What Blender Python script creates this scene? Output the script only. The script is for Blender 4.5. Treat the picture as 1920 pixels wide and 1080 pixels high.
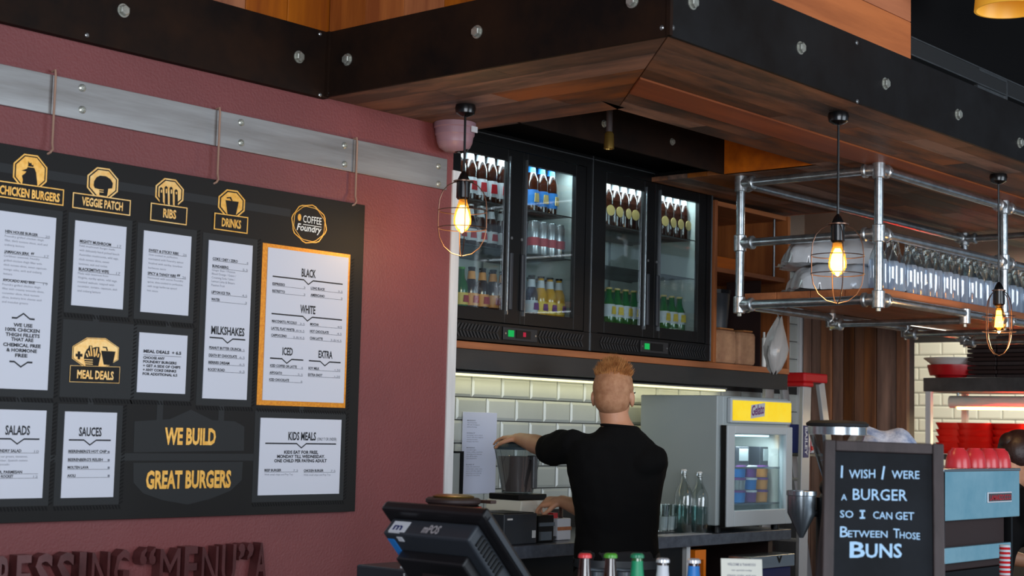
import bpy, bmesh, math, random
from mathutils import Vector, Matrix
random.seed(7)
PI=math.pi
for o in list(bpy.data.objects): bpy.data.objects.remove(o)
S=bpy.context.scene; COL=S.collection
# ---------------------------------------------------------------- camera
EYE=1.5; FPX=2899.04; YAW,PIT,ROL=.715945,.0900491,.0246642
_F=Vector((math.cos(YAW)*math.cos(PIT),math.sin(YAW)*math.cos(PIT),math.sin(PIT)))
_R0=Vector((math.sin(YAW),-math.cos(YAW),0)); _U0=_R0.cross(_F)
_R=_R0*math.cos(ROL)+_U0*math.sin(ROL); _U=_U0*math.cos(ROL)-_R0*math.sin(ROL)
cam=bpy.data.objects.new('camera',bpy.data.cameras.new('camera')); COL.objects.link(cam)
cam.matrix_world=Matrix(((_R.x,_U.x,-_F.x,0),(_R.y,_U.y,-_F.y,0),(_R.z,_U.z,-_F.z,EYE),(0,0,0,1)))
cam.data.sensor_width=36; cam.data.lens=FPX/1920*36; cam.data.clip_start=.05; cam.data.clip_end=200
cam.data.dof.use_dof=True; cam.data.dof.focus_distance=5.9; cam.data.dof.aperture_fstop=5.0
S.camera=cam
# ---------------------------------------------------------------- world, light, exposure
S.view_settings.view_transform='Standard'; S.view_settings.look='None'; S.view_settings.gamma=1
S.view_settings.use_curve_mapping=False; S.view_settings.exposure=0.3
w=bpy.data.worlds.new('daylight'); S.world=w; w.use_nodes=True
bg=w.node_tree.nodes['Background']; bg.inputs[0].default_value=(.62,.80,1.0,1); bg.inputs[1].default_value=.22
def area(name,loc,target,sx,sy,power,col,spread=None):
    l=bpy.data.lights.new(name,'AREA'); l.shape='RECTANGLE'; l.size=sx; l.size_y=sy; l.energy=power; l.color=col
    if spread: l.spread=spread
    o=bpy.data.objects.new(name,l); COL.objects.link(o); o.location=loc
    o.rotation_euler=(Vector(target)-Vector(loc)).to_track_quat('-Z','Y').to_euler(); return o
def point(name,loc,power,col,r=.03):
    l=bpy.data.lights.new(name,'POINT'); l.energy=power; l.color=col; l.shadow_soft_size=r
    o=bpy.data.objects.new(name,l); COL.objects.link(o); o.location=loc; return o
area('shopfront_window_light',(-1.0,-1.8,2.1),(4.2,3.6,1.7),4.5,2.6,260,(.86,.92,1.0))
area('side_window_light',(5.6,-3.2,2.0),(5.4,3.6,1.6),4.0,2.4,150,(.80,.90,1.0))
area('kitchen_ceiling_light',(10.2,4.6,3.0),(10.2,4.6,0),1.6,1.2,60,(1.0,.93,.80))
# ---------------------------------------------------------------- measuring help: where a sight line meets a real plane
def ray(x,y): return _F*FPX+_R*(x-960)-_U*(y-540)
def on(x,y,ax,v):
    d=ray(x,y); k=(v-(EYE if ax==2 else 0))/d[ax]; p=d*k; p.z+=EYE; return p
def dep(x,y,d): p=ray(x,y)*(d/FPX); p.z+=EYE; return p
# ---------------------------------------------------------------- materials
def lin(c):
    r=[]
    for v in c[:3]:
        v/=255.; r.append(v/12.92 if v<=.04045 else ((v+.055)/1.055)**2.4)
    return (*r,1)
def mat(name,c,rough=.5,metal=0,noise=0,nscale=20,bump=0,bscale=60,c2=None,spec=.5,coat=0,emit=None,es=1,axis=None,rand=0,st=.08,ct=.16):
    m=bpy.data.materials.new(name); m.use_nodes=True; nt=m.node_tree; b=nt.nodes['Principled BSDF']
    b.inputs['Base Color'].default_value=lin(c); b.inputs['Roughness'].default_value=rough; b.inputs['Metallic'].default_value=metal
    b.inputs['Specular IOR Level'].default_value=spec; b.inputs['Coat Weight'].default_value=coat
    if emit: b.inputs['Emission Color'].default_value=lin(emit); b.inputs['Emission Strength'].default_value=es
    if noise or c2 or bump:
        tc=nt.nodes.new('ShaderNodeTexCoord'); mp=nt.nodes.new('ShaderNodeMapping'); nt.links.new(tc.outputs['Object'],mp.inputs[0])
        if axis is not None:
            s=[1,1,1]; s[axis]=st; mp.inputs['Scale'].default_value=s
        if rand:
            oi=nt.nodes.new('ShaderNodeObjectInfo'); mu=nt.nodes.new('ShaderNodeMath'); mu.operation='MULTIPLY'; mu.inputs[1].default_value=37
            nt.links.new(oi.outputs['Random'],mu.inputs[0]); cx=nt.nodes.new('ShaderNodeCombineXYZ')
            for i in range(3): nt.links.new(mu.outputs[0],cx.inputs[i])
            nt.links.new(cx.outputs[0],mp.inputs['Location'])
    if noise or c2:
        n=nt.nodes.new('ShaderNodeTexNoise'); n.inputs['Scale'].default_value=nscale; n.inputs['Detail'].default_value=6; n.inputs['Roughness'].default_value=.65
        nt.links.new(mp.outputs[0],n.inputs[0]); r=nt.nodes.new('ShaderNodeValToRGB'); nt.links.new(n.outputs['Fac'],r.inputs[0])
        a=c2 or [max(0,v*(1-noise)) for v in c]; r.color_ramp.elements[0].color=lin(a); r.color_ramp.elements[1].color=lin(c)
        r.color_ramp.elements[0].position=.5-ct; r.color_ramp.elements[1].position=.5+ct
        out=r.outputs[0]
        if rand:
            hs=nt.nodes.new('ShaderNodeHueSaturation'); mr=nt.nodes.new('ShaderNodeMapRange'); mr.inputs[3].default_value=1-rand; mr.inputs[4].default_value=1+rand*.6
            nt.links.new(oi.outputs['Random'],mr.inputs[0]); nt.links.new(mr.outputs[0],hs.inputs['Value']); nt.links.new(out,hs.inputs['Color'])
            m2=nt.nodes.new('ShaderNodeMapRange'); m2.inputs[1].default_value=0; m2.inputs[2].default_value=1; m2.inputs[3].default_value=1.15; m2.inputs[4].default_value=1-rand*.9
            fr=nt.nodes.new('ShaderNodeMath'); fr.operation='FRACT'; mm=nt.nodes.new('ShaderNodeMath'); mm.operation='MULTIPLY'; mm.inputs[1].default_value=7.31
            nt.links.new(oi.outputs['Random'],mm.inputs[0]); nt.links.new(mm.outputs[0],fr.inputs[0]); nt.links.new(fr.outputs[0],m2.inputs[0]); nt.links.new(m2.outputs[0],hs.inputs['Saturation'])
            out=hs.outputs[0]
        nt.links.new(out,b.inputs['Base Color'])
    if bump:
        n2=nt.nodes.new('ShaderNodeTexNoise'); n2.inputs['Scale'].default_value=bscale; n2.inputs['Detail'].default_value=4
        nt.links.new(mp.outputs[0],n2.inputs[0]); bp=nt.nodes.new('ShaderNodeBump'); bp.inputs['Strength'].default_value=bump; bp.inputs['Distance'].default_value=.004
        nt.links.new(n2.outputs['Fac'],bp.inputs['Height']); nt.links.new(bp.outputs[0],b.inputs['Normal'])
    return m
def glass(name,tint=(235,245,245),refl=.12,frost=0,fc=(200,215,230)):
    m=bpy.data.materials.new(name); m.use_nodes=True; nt=m.node_tree; nt.nodes.clear()
    o=nt.nodes.new('ShaderNodeOutputMaterial'); t=nt.nodes.new('ShaderNodeBsdfTransparent'); t.inputs[0].default_value=lin(tint)
    g=nt.nodes.new('ShaderNodeBsdfGlossy'); g.inputs['Roughness'].default_value=.04
    lw=nt.nodes.new('ShaderNodeLayerWeight'); lw.inputs[0].default_value=.35
    mr=nt.nodes.new('ShaderNodeMapRange'); mr.inputs[3].default_value=refl*.4; mr.inputs[4].default_value=min(1,refl*5)
    nt.links.new(lw.outputs['Facing'],mr.inputs[0]); mx=nt.nodes.new('ShaderNodeMixShader')
    nt.links.new(mr.outputs[0],mx.inputs[0]); nt.links.new(t.outputs[0],mx.inputs[1]); nt.links.new(g.outputs[0],mx.inputs[2]); last=mx
    if frost:
        d=nt.nodes.new('ShaderNodeBsdfTranslucent'); d.inputs[0].default_value=lin(fc); d2=nt.nodes.new('ShaderNodeBsdfDiffuse'); d2.inputs[0].default_value=lin(fc)
        a=nt.nodes.new('ShaderNodeAddShader'); nt.links.new(d.outputs[0],a.inputs[0]); nt.links.new(d2.outputs[0],a.inputs[1])
        m2=nt.nodes.new('ShaderNodeMixShader'); m2.inputs[0].default_value=frost; nt.links.new(mx.outputs[0],m2.inputs[1]); nt.links.new(a.outputs[0],m2.inputs[2]); last=m2
    nt.links.new(last.outputs[0],o.inputs[0]); return m
def emis(name,c,s):
    m=bpy.data.materials.new(name); m.use_nodes=True; nt=m.node_tree; nt.nodes.clear()
    o=nt.nodes.new('ShaderNodeOutputMaterial'); e=nt.nodes.new('ShaderNodeEmission'); e.inputs[0].default_value=lin(c); e.inputs[1].default_value=s
    nt.links.new(e.outputs[0],o.inputs[0]); return m
M=dict(
 maroon=mat('maroon_paint',(122,62,62),.55,bump=.45,bscale=120,noise=.06,nscale=3),
 steelraw=mat('raw_steel_strip',(172,172,172),.42,.6,c2=(118,112,108),nscale=7,axis=0),
 ruststeel=mat('blackened_steel',(40,24,15),.65,0,c2=(20,14,12),nscale=4,spec=.12),
 ruststeel2=mat('blackened_steel_cool',(30,29,30),.55,.0,c2=(18,13,11),nscale=2.2,spec=.15),
 soffit=mat('recycled_timber_soffit',(142,84,40),.6,c2=(68,46,34),nscale=6,st=.22,ct=.10,axis=0,rand=.42,bump=.3,bscale=40),
 soffity=mat('recycled_timber_soffit_side',(150,88,42),.6,c2=(76,50,36),nscale=6,st=.22,ct=.10,axis=1,rand=.42,bump=.3,bscale=40),
 orangewood=mat('orange_timber',(190,110,48),.5,c2=(136,68,26),nscale=9,axis=2,rand=.15),
 orangewoodx=mat('orange_timber_long',(200,112,58),.5,c2=(150,78,38),nscale=9,axis=0,rand=.12),
 orangeplank=mat('red_orange_plank',(160,84,36),.55,c2=(120,58,26),nscale=8,axis=0),
 cabwood=mat('cabinet_timber',(172,104,60),.5,c2=(128,72,40),nscale=14,axis=0),
 cabwoodz=mat('cabinet_timber_upright',(176,104,52),.5,c2=(132,72,36),nscale=14,axis=2),
 plankwall=mat('weathered_plank',(158,94,46),.6,c2=(80,46,28),nscale=10,axis=2,rand=.5,bump=.3,bscale=40),
 black=mat('black_plastic',(9,9,10),.4,spec=.3), blackm=mat('matt_black',(22,22,23),.75), blackg=mat('gloss_black',(10,10,11),.12),
 board=mat('menu_board_black',(22,20,19),.55,spec=.25,noise=.1,nscale=2), band=mat('menu_board_grey_print',(40,41,42),.55,spec=.25), hatch=mat('menu_board_hatch_print',(13,12,13),.6,spec=.2),
 paper=mat('menu_sheet_white',(205,206,216),.45), ink=mat('black_ink',(22,24,32),.6), greyink=mat('grey_ink',(110,112,124),.6),
 gold=mat('gold_foil',(228,160,50),.34,.25,c2=(245,190,95),nscale=60), goldpale=mat('pale_gold_foil',(240,200,130),.34,.2,c2=(232,168,70),nscale=40),
 goldo=mat('orange_glitter_frame',(238,158,30),.38,.2,c2=(206,118,12),nscale=120),
 white=mat('white_paint',(232,230,222),.5), whitecer=mat('white_ceramic',(228,226,220),.15),
 trim=mat('brushed_trim',(232,232,232),.4,.1,noise=.15,nscale=12,axis=2),
 galv=mat('galvanised_pipe',(196,202,206),.26,.9,c2=(150,158,162),nscale=25), galvfit=mat('galvanised_fitting',(205,208,210),.3,.85,c2=(150,154,156),nscale=60),
 bolt=mat('zinc_bolt',(190,190,180),.35,.6,c2=(150,150,140),nscale=80), screw=mat('small_steel_screw',(150,150,150),.3,.8),
 rope=mat('hanger_wire',(176,140,120),.4,.3),
 mauve=mat('mauve_housing',(148,116,126),.4), wirecage=mat('copper_cage_wire',(120,92,78),.3,.8),
 bakelite=mat('black_socket',(14,14,15),.22), tile=mat('white_glazed_tile',(190,194,188),.10,noise=.05,nscale=2,rand=.06),
 grout=mat('dark_grout',(44,42,40),.95), tileK=mat('kitchen_tile',(232,232,214),.2), beige=mat('beige_plaster',(168,142,124),.8,noise=.08,nscale=2),
 darkceil=mat('dark_ceiling',(13,12,13),.9,spec=.1), floor=mat('timber_floor',(120,86,58),.45,c2=(84,58,40),nscale=6,axis=0),
 fridgein=mat('fridge_liner',(176,182,178),.4), frgrille=mat('grille_black',(34,34,36),.5), steel=mat('stainless_steel',(176,184,190),.24,.9,noise=.12,nscale=10,axis=0),
 steeldull=mat('dull_stainless',(120,122,124),.38,.8,noise=.2,nscale=8), counter=mat('dark_stone_bench',(84,90,100),.3,c2=(62,66,76),nscale=30),
 channel=mat('painted_steel_channel',(58,56,54),.5,.3,c2=(42,40,38),nscale=5,axis=0),
 brownglass=mat('brown_glass',(44,18,10),.08,coat=1), greenglass=mat('green_glass',(22,92,28),.08,coat=1), amber=mat('amber_drink',(206,150,30),.08,coat=1),
 labelw=mat('label_white',(200,202,208),.5), labelb=mat('label_blue',(38,120,196),.5), labelo=mat('label_orange',(226,150,70),.5), labelgold=mat('label_gold',(206,176,110),.5),
 labelr=mat('label_red',(176,30,40),.5), labely=mat('label_yellow',(232,196,80),.5), labelp=mat('label_purple',(110,60,130),.5), capgreen=mat('cap_green',(70,150,40),.35), capdg=mat('cap_teal_green',(24,122,84),.35),
 capred=mat('cap_red',(214,54,58),.35), capw=mat('cap_silver',(206,206,210),.3,.5), canal=mat('can_aluminium',(200,202,206),.25,.8), labelgreen=mat('label_green',(26,140,96),.5),
 clear=glass('clear_glass',(243,248,247),.20), clearb=glass('ribbed_glass_painted_reflection',(190,205,220),.42,.16,(215,226,240)), door=glass('fridge_door_glass',(236,243,243),.07),  # ribbed glass: bright window reflection put into pale blue tint and frost
 water=glass('water',(205,225,225),.05), jarglass=glass('blender_jar_plastic',(226,232,234),.2), shake=mat('brown_drink',(112,100,98),.35),
 bulbglass=glass('bulb_glass',(255,215,150),.10), bulbhot=glass('amber_bulb_glass',(255,205,120),.08,.12,(255,190,90)), core=emis('white_hot_filament',(255,236,190),9), fil=emis('glowing_filament',(255,176,70),26), ledw=emis('warm_led',(255,244,180),1.6), ledc=emis('cool_fridge_led',(200,240,255),3.0),
 heat=emis('heat_lamp_tube',(255,200,100),9.0), gled=emis('green_led',(40,200,100),.6), rled=emis('red_led',(235,60,90),.4),
 whitefz=mat('pale_grey_enamel',(158,168,170),.35), fzframe=mat('freezer_frame_grey',(182,190,194),.4), yellow=mat('yellow_sign',(250,215,10),.35,c2=(255,232,70),nscale=9,emit=(250,205,10),es=.35), purple=mat('purple_print',(120,50,120),.5),
 red=mat('red_plastic',(196,22,30),.35), redcup=mat('red_cup',(208,52,58),.28), redbowl=mat('red_bowl',(226,22,14),.3), orange=mat('orange_paint',(232,120,12),.4),
 bag=mat('silver_plastic_bag',(206,210,214),.25,.2,bump=.5,bscale=14), clearbag=mat('translucent_bag',(150,148,146),.3,bump=.6,bscale=25),
 brownbag=mat('brown_paper_pack',(176,134,100),.75,c2=(140,100,74),nscale=12), cardboard=mat('cardboard',(170,112,62),.8),
 skin=mat('skin',(206,150,118),.5,noise=.06,nscale=12), hair=mat('ginger_hair',(214,158,100),.55,c2=(150,92,48),nscale=30), hairs=mat('clipped_ginger_hair',(186,138,104),.7,c2=(160,110,78),nscale=40),
 tshirt=mat('black_tshirt',(13,13,14),.95,bump=.3,bscale=25,spec=.15), trousers=mat('dark_trousers',(24,24,28),.85), darkhair=mat('dark_brown_hair',(44,22,18),.45,bump=.5,bscale=50),
 slate=mat('chalkboard_slate',(15,17,20),.75,c2=(26,29,34),nscale=4,spec=.2), chalk=mat('blue_white_chalk',(170,205,235),.9), darkframe=mat('dark_stained_frame',(62,50,50),.6,c2=(44,34,34),nscale=18,axis=2,bump=.3),
 notice=mat('laminated_notice',(200,204,224),.15), towel=mat('striped_towel',(206,210,222),.9,c2=(120,134,165),nscale=26), bluebox=mat('blue_carton',(36,56,140),.5), navy=mat('navy_label',(24,36,96),.5),
 alu=mat('ladder_aluminium',(186,188,192),.35,.5), posgrey=mat('pos_dark_grey',(44,48,54),.42), poscase=mat('pos_black_case',(20,19,21),.38), espreflect=mat('steel_painted_reflection',(120,178,198),.2,.45,c2=(160,205,220),nscale=3), dishyel=mat('warm_enamel_dish',(236,180,60),.4,emit=(220,150,40),es=.25),  # espresso panels: cool daylight reflection painted into the steel as patchy blue
 brass=mat('brass',(150,120,60),.3,.8), knifeh=mat('dark_handle',(60,40,34),.4), trayd=mat('dark_tray',(44,26,24),.6), cardw=mat('menu_card',(206,204,192),.6), handgrey=mat('lid_rubber',(44,60,68),.6), icecube=mat('steel_bucket',(150,156,162),.2,.9),
)
# ---------------------------------------------------------------- mesh builder
ORG={}
class MB:
    def __init__(s): s.v=[]; s.f=[]; s.mi=[]; s.cur=0
    def add(s,vs,fs):
        n=len(s.v); s.v+= [Vector(p) for p in vs]; s.f+=[[i+n for i in f] for f in fs]; s.mi+=[s.cur]*len(fs); return s
    def box(s,a,b):
        x0,x1=sorted((a[0],b[0])); y0,y1=sorted((a[1],b[1])); z0,z1=sorted((a[2],b[2]))
        return s.add([(x0,y0,z0),(x1,y0,z0),(x1,y1,z0),(x0,y1,z0),(x0,y0,z1),(x1,y0,z1),(x1,y1,z1),(x0,y1,z1)],
          [(0,3,2,1),(4,5,6,7),(0,1,5,4),(1,2,6,5),(2,3,7,6),(3,0,4,7)])
    def obox(s,c,ax,ay,az,hx,hy,hz):
        c=Vector(c); P=[]
        for k in (-1,1):
            for (i,j) in ((-1,-1),(1,-1),(1,1),(-1,1)): P.append(c+ax*hx*i+ay*hy*j+az*hz*k)
        return s.add(P,[(0,3,2,1),(4,5,6,7),(0,1,5,4),(1,2,6,5),(2,3,7,6),(3,0,4,7)])
    def rings(s,rs,closed=False,capa=True,capb=True):
        n=len(rs[0]); vs=[p for r in rs for p in r]; fs=[]
        K=len(rs)
        for k in range(K-1 if not closed else K):
            a=k*n; b=((k+1)%K)*n
            for i in range(n): fs.append((a+i,a+(i+1)%n,b+(i+1)%n,b+i))
        if not closed:
            if capa: fs.append(tuple(range(n))[::-1])
            if capb: fs.append(tuple((K-1)*n+i for i in range(n)))
        return s.add(vs,fs)
    def lathe(s,prof,c=(0,0,0),n=20,ax=None,cap=True,flute=0,nf=0):
        c=Vector(c); az=(Vector(ax).normalized() if ax else Vector((0,0,1)))
        t=Vector((1,0,0)) if abs(az.x)<.9 else Vector((0,1,0)); bx=az.cross(t).normalized(); by=az.cross(bx); 
        rs=[]
        for r,z in prof:
            r=max(r,1e-5); rs.append([c+az*z+(bx*math.cos(2*PI*i/n)+by*-math.sin(2*PI*i/n))*-r*(1+flute*math.cos(nf*2*PI*i/n)) for i in range(n)][::-1] if True else None)
        return s.rings(rs,capa=cap,capb=cap)
    def cyl(s,p,q,r,r2=None,n=16):
        p=Vector(p); q=Vector(q); L=(q-p).length
        return s.lathe([(r,0),(r2 if r2 is not None else r,L)],p,n,(q-p))
    def tube(s,pts,r,n=8,closed=False):
        pts=[Vector(p) for p in pts]; K=len(pts); rs=[]; up=None
        for k in range(K):
            a=pts[(k-1)%K] if (closed or k>0) else pts[0]; b=pts[(k+1)%K] if (closed or k<K-1) else pts[-1]
            t=(b-a).normalized()
            if up is None: up=Vector((0,0,1)) if abs(t.z)<.9 else Vector((1,0,0))
            x=t.cross(up).normalized(); y=x.cross(t).normalized(); up=y
            rr=r[k] if isinstance(r,(list,tuple)) else r
            rs.append([pts[k]+(x*math.cos(2*PI*i/n)+y*math.sin(2*PI*i/n))*rr for i in range(n)])
        return s.rings(rs,closed)
    def ball(s,c,r,n=12,m=8,ax=None):
        rx,ry,rz=r if isinstance(r,(tuple,list)) else (r,r,r); c=Vector(c); rs=[]
        A=ax or (Vector((1,0,0)),Vector((0,1,0)),Vector((0,0,1)))
        for j in range(1,m):
            t=-PI/2+PI*j/m; rs.append([c+A[0]*(rx*math.cos(t)*math.cos(2*PI*i/n))+A[1]*(ry*math.cos(t)*math.sin(2*PI*i/n))+A[2]*(rz*math.sin(t)) for i in range(n)])
        nn=len(s.v); s.rings(rs,capa=False,capb=False)
        b=len(s.v); s.v+=[c-A[2]*rz,c+A[2]*rz]
        for i in range(n):
            s.f.append([b,nn+(i+1)%n,nn+i]); s.f.append([b+1,nn+(m-2)*n+i,nn+(m-2)*n+(i+1)%n]); s.mi+=[s.cur]*2
        return s
    def cap2(s,p,q,r,r2,n=12):   # tapered capsule
        s.cyl(p,q,r,r2,n); s.ball(p,r,n); s.ball(q,r2,n); return s
    def prism(s,poly,o,u,v,d):   # polygon (a,b) -> o+u*a+v*b, thickness vector d
        o,u,v,d=map(Vector,(o,u,v,d)); n=len(poly); P=[o+u*a+v*b for a,b in poly]
        return s.add(P+[p+d for p in P],[tuple(range(n)),tuple(range(2*n-1,n-1,-1))]+[(i,i+n,(i+1)%n+n,(i+1)%n) for i in range(n)])
    def build(s,name,mats,parent=None,smooth=False,bev=0,loc=None):
        if not isinstance(mats,(list,tuple)): mats=[mats]
        org=ORG.get(parent.name,Vector((0,0,0))) if parent else Vector(loc or (0,0,0))
        me=bpy.data.meshes.new(name); me.from_pydata([p-org for p in s.v],[],s.f)
        for m in mats: me.materials.append(M[m] if isinstance(m,str) else m)
        for i,p in enumerate(me.polygons): p.material_index=s.mi[i]; p.use_smooth=smooth
        bm=bmesh.new(); bm.from_mesh(me); bmesh.ops.recalc_face_normals(bm,faces=bm.faces); bm.to_mesh(me); bm.free(); me.update()
        o=bpy.data.objects.new(name,me); COL.objects.link(o)
        if parent: o.parent=parent
        else: o.location=org
        ORG[o.name]=org
        if bev:
            b=o.modifiers.new('bevel','BEVEL'); b.width=bev; b.segments=2; b.limit_method='ANGLE'
        if smooth and not bev:
            try: me.set_sharp_from_angle(angle=math.radians(38))
            except Exception: pass
        return o
def tag(o,label=None,cat=None,group=None,kind=None):
    if label: o['label']=label
    if cat: o['category']=cat
    if group: o['group']=group
    if kind: o['kind']=kind
    return o
def thing(name,label,cat,loc=(0,0,0),group=None):
    o=bpy.data.objects.new(name,None); o.empty_display_size=.05; COL.objects.link(o); o.location=loc; ORG[o.name]=Vector(loc); return tag(o,label,cat,group)
def struct(name,mb,m,**k): return tag(mb.build(name,m,**k),kind='structure')
def dup(root,loc,rz=0,label=None,group=None,sc=None):
    def cp(o,par):
        c=o.copy(); COL.objects.link(c)
        if par: c.parent=par
        ORG[c.name]=Vector((0,0,0))
        for ch in list(kids.get(o.name,[])): cp(ch,c)
        return c
    kids={}
    for o in COL.objects:
        if o.parent: kids.setdefault(o.parent.name,[]).append(o)
    r=cp(root,None); r.location=loc; r.rotation_euler=(0,0,rz)
    if sc: r.scale=sc
    if label: r['label']=label
    if group: r['group']=group
    return r
def mk(bx=None): return MB()
_tc={}
def textmesh(s,bold=.0,shear=0):
    k=(s,bold,shear)
    if k in _tc: return _tc[k]
    cu=bpy.data.curves.new('t','FONT'); cu.body=s; cu.size=1; cu.offset=bold; cu.shear=shear; cu.resolution_u=2
    o=bpy.data.objects.new('t',cu); COL.objects.link(o); bpy.context.view_layer.update()
    me=o.evaluated_get(bpy.context.evaluated_depsgraph_get()).to_mesh()
    V=[v.co.copy() for v in me.vertices]; F=[list(p.vertices) for p in me.polygons]
    bpy.data.objects.remove(o); bpy.data.curves.remove(cu)
    if not V: V=[Vector((0,0,0))]; F=[]
    xs=[v.x for v in V]; 
    _tc[k]=(V,F,min(xs),max(xs)); return _tc[k]
def text(mb,s,o,u,v,width,cap,bold=.0,n=None,d=0,shear=0):
    """lettering: o left end of baseline, u/v unit directions, width in m, cap height in m; d = thickness along n"""
    V,F,x0,x1=textmesh(s,bold,shear); sx=width/max(1e-6,x1-x0); sy=cap/.73
    o,u,v=Vector(o),Vector(u),Vector(v); P=[o+u*((p.x-x0)*sx)+v*(p.y*sy) for p in V]
    mb.add(P,F)
    if d:
        n=Vector(n); k=len(P); 
        from collections import Counter
        ed=Counter(); 
        for f in F:
            for i in range(len(f)): a,b=f[i],f[(i+1)%len(f)]; ed[(a,b)]+=1
        side=[(a,b) for (a,b) in ed if (b,a) not in ed]
        base=len(mb.v)-k; m=len(mb.v); mb.v+=[p+n*d for p in P]
        for f in F: mb.f.append([i+m for i in f][::-1]); mb.mi.append(mb.cur)
        for a,b in side: mb.f.append([a+base,b+base,b+m,a+m]); mb.mi.append(mb.cur)
UX,UY,UZ=Vector((1,0,0)),Vector((0,1,0)),Vector((0,0,1))
# ================================================================ SETTING
SOF=2.62; YW=3.96; YT=4.70; XP=8.03; XK=11.7
struct('floor',MB().box((-1,-1,-.1),(14,7.5,0)),'floor')
struct('ceiling',MB().box((-1,-1,4.0),(14,7.5,4.1)),'darkceil')
struct('wall_left',MB().box((-1,YW,0),(4.197,4.80,4.0)),'maroon')
wb=struct('wall_back',MB().box((4.197,YT+.009,0),(XP+.02,YT+.12,2.46)).box((4.197,YT,2.46),(XP+.02,YT+.12,4.0)),['grout'])
wb.data.materials.append(M['beige'])
for p in wb.data.polygons:
    if p.index>5: p.material_index=1
wr=struct('wall_right',MB().box((XP+.02,4.02,0),(XP+.08,YT+.12,2.60)),'darkframe')
wf=struct('wall_far',MB().box((XK+.009,2.0,0),(XK+.1,7.5,2.32)).box((XK,2.0,2.32),(XK+.1,7.5,4.0)),['grout'])
wf.data.materials.append(M['beige'])
for p in wf.data.polygons:
    if p.index>5: p.material_index=1
struct('wall_rear',MB().box((XP,7.4,0),(XK,7.5,4.0)).box((XP+.02,YT+.12,0),(XP+.08,7.4,4.0)),'beige')
# corner trim at the end of the menu wall
struct('trim_1',MB().box((4.192,YW-.006,0),(4.236,4.0,2.46)),'trim')
struct('trim_2',MB().box((XP-.045,YT-.012,1.0),(XP+.012,YT+.005,2.46)),'trim')
# bevelled wall tiles: one mesh per shape, linked as parts
def tilemesh(wd,ht,axis,m):
    b=.012; t=.009; V=[(0,0,0),(wd,0,0),(wd,ht,0),(0,ht,0),(0,0,.004),(wd,0,.004),(wd,ht,.004),(0,ht,.004),(b,b,t),(wd-b,b,t),(wd-b,ht-b,t),(b,ht-b,t)]
    if wd<.03: V=V[:8]
    f=[(0,1,5,4),(1,2,6,5),(2,3,7,6),(3,0,4,7)]+([(4,5,9,8),(5,6,10,9),(6,7,11,10),(7,4,8,11),(8,9,10,11)] if wd>=.03 else [(4,5,6,7)])
    P=[(x,-z,y) if axis=='x' else (-z,x,y) for x,y,z in V]
    if axis=='y': f=[q[::-1] for q in f]
    me=bpy.data.meshes.new('tile'); me.from_pydata(P,[],f); me.materials.append(M[m]); me.update(); return me
_tm={}
def tiles(par,axis,plane,a0,a1,z0,z1,aph,zph,m):
    pw,ph=.203,.103
    r0=math.ceil((z0-zph)/ph-1e-6); 
    for r in range(r0,int((z1-zph)/ph+1e-6)):
        off=aph+(0 if r%2==0 else pw/2); k0=math.floor((a0-off)/pw)
        for k in range(k0,k0+200):
            s=off+k*pw; e=s+.1985
            if s>=a1: break
            s2=max(s,a0); e2=min(e,a1)
            if e2-s2<.012: continue
            key=(round(e2-s2,3),axis,m)
            if key not in _tm: _tm[key]=tilemesh(e2-s2,.0985,axis,m)
            o=bpy.data.objects.new('tile',_tm[key]); COL.objects.link(o); o.parent=par
            o.location=(s2,plane,zph+r*ph+.00225) if axis=='x' else (plane,s2,zph+r*ph+.00225)
zr=on(890,745,1,YT).z; xr=on(886,740,1,YT).x
tiles(wb,'x',YT+.009,4.24,XP,1.04,1.78,xr,zr,'tile')
tiles(wb,'x',YT+.009,6.80,XP,1.78,2.46,xr,zr,'tile')
yk=on(1743,650,0,XK).y; zk=on(1740,642,0,XK).z
tiles(wf,'y',XK+.009,3.6,6.2,1.15,2.32,yk,zk,'tileK')
# plank partition beside the kitchen opening
ys=[on(x,800,0,XP).y for x in (1508,1523,1541,1562,1582,1603,1622,1645,1682,1703)]
for i in range(len(ys)-1):
    a,b=ys[i],ys[i+1]; d=random.choice((0,.004,.008,.012))
    MB().box((XP-.012-d,b+.002,0.0),(XP+.02,a-.002,2.60)).build('plank','plankwall',wr,bev=.002)
# ================================================================ TIMBER AND STEEL CANOPY
can=thing('timber_canopy','timber and dark steel canopy hanging over the bar, with plank underside and bolted beams','canopy',(4.2,3.2,SOF))
XC,YC=3.53,2.505; XI,YI=4.26,3.24; X2,YF=5.61,3.675
BT=2.842
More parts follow.
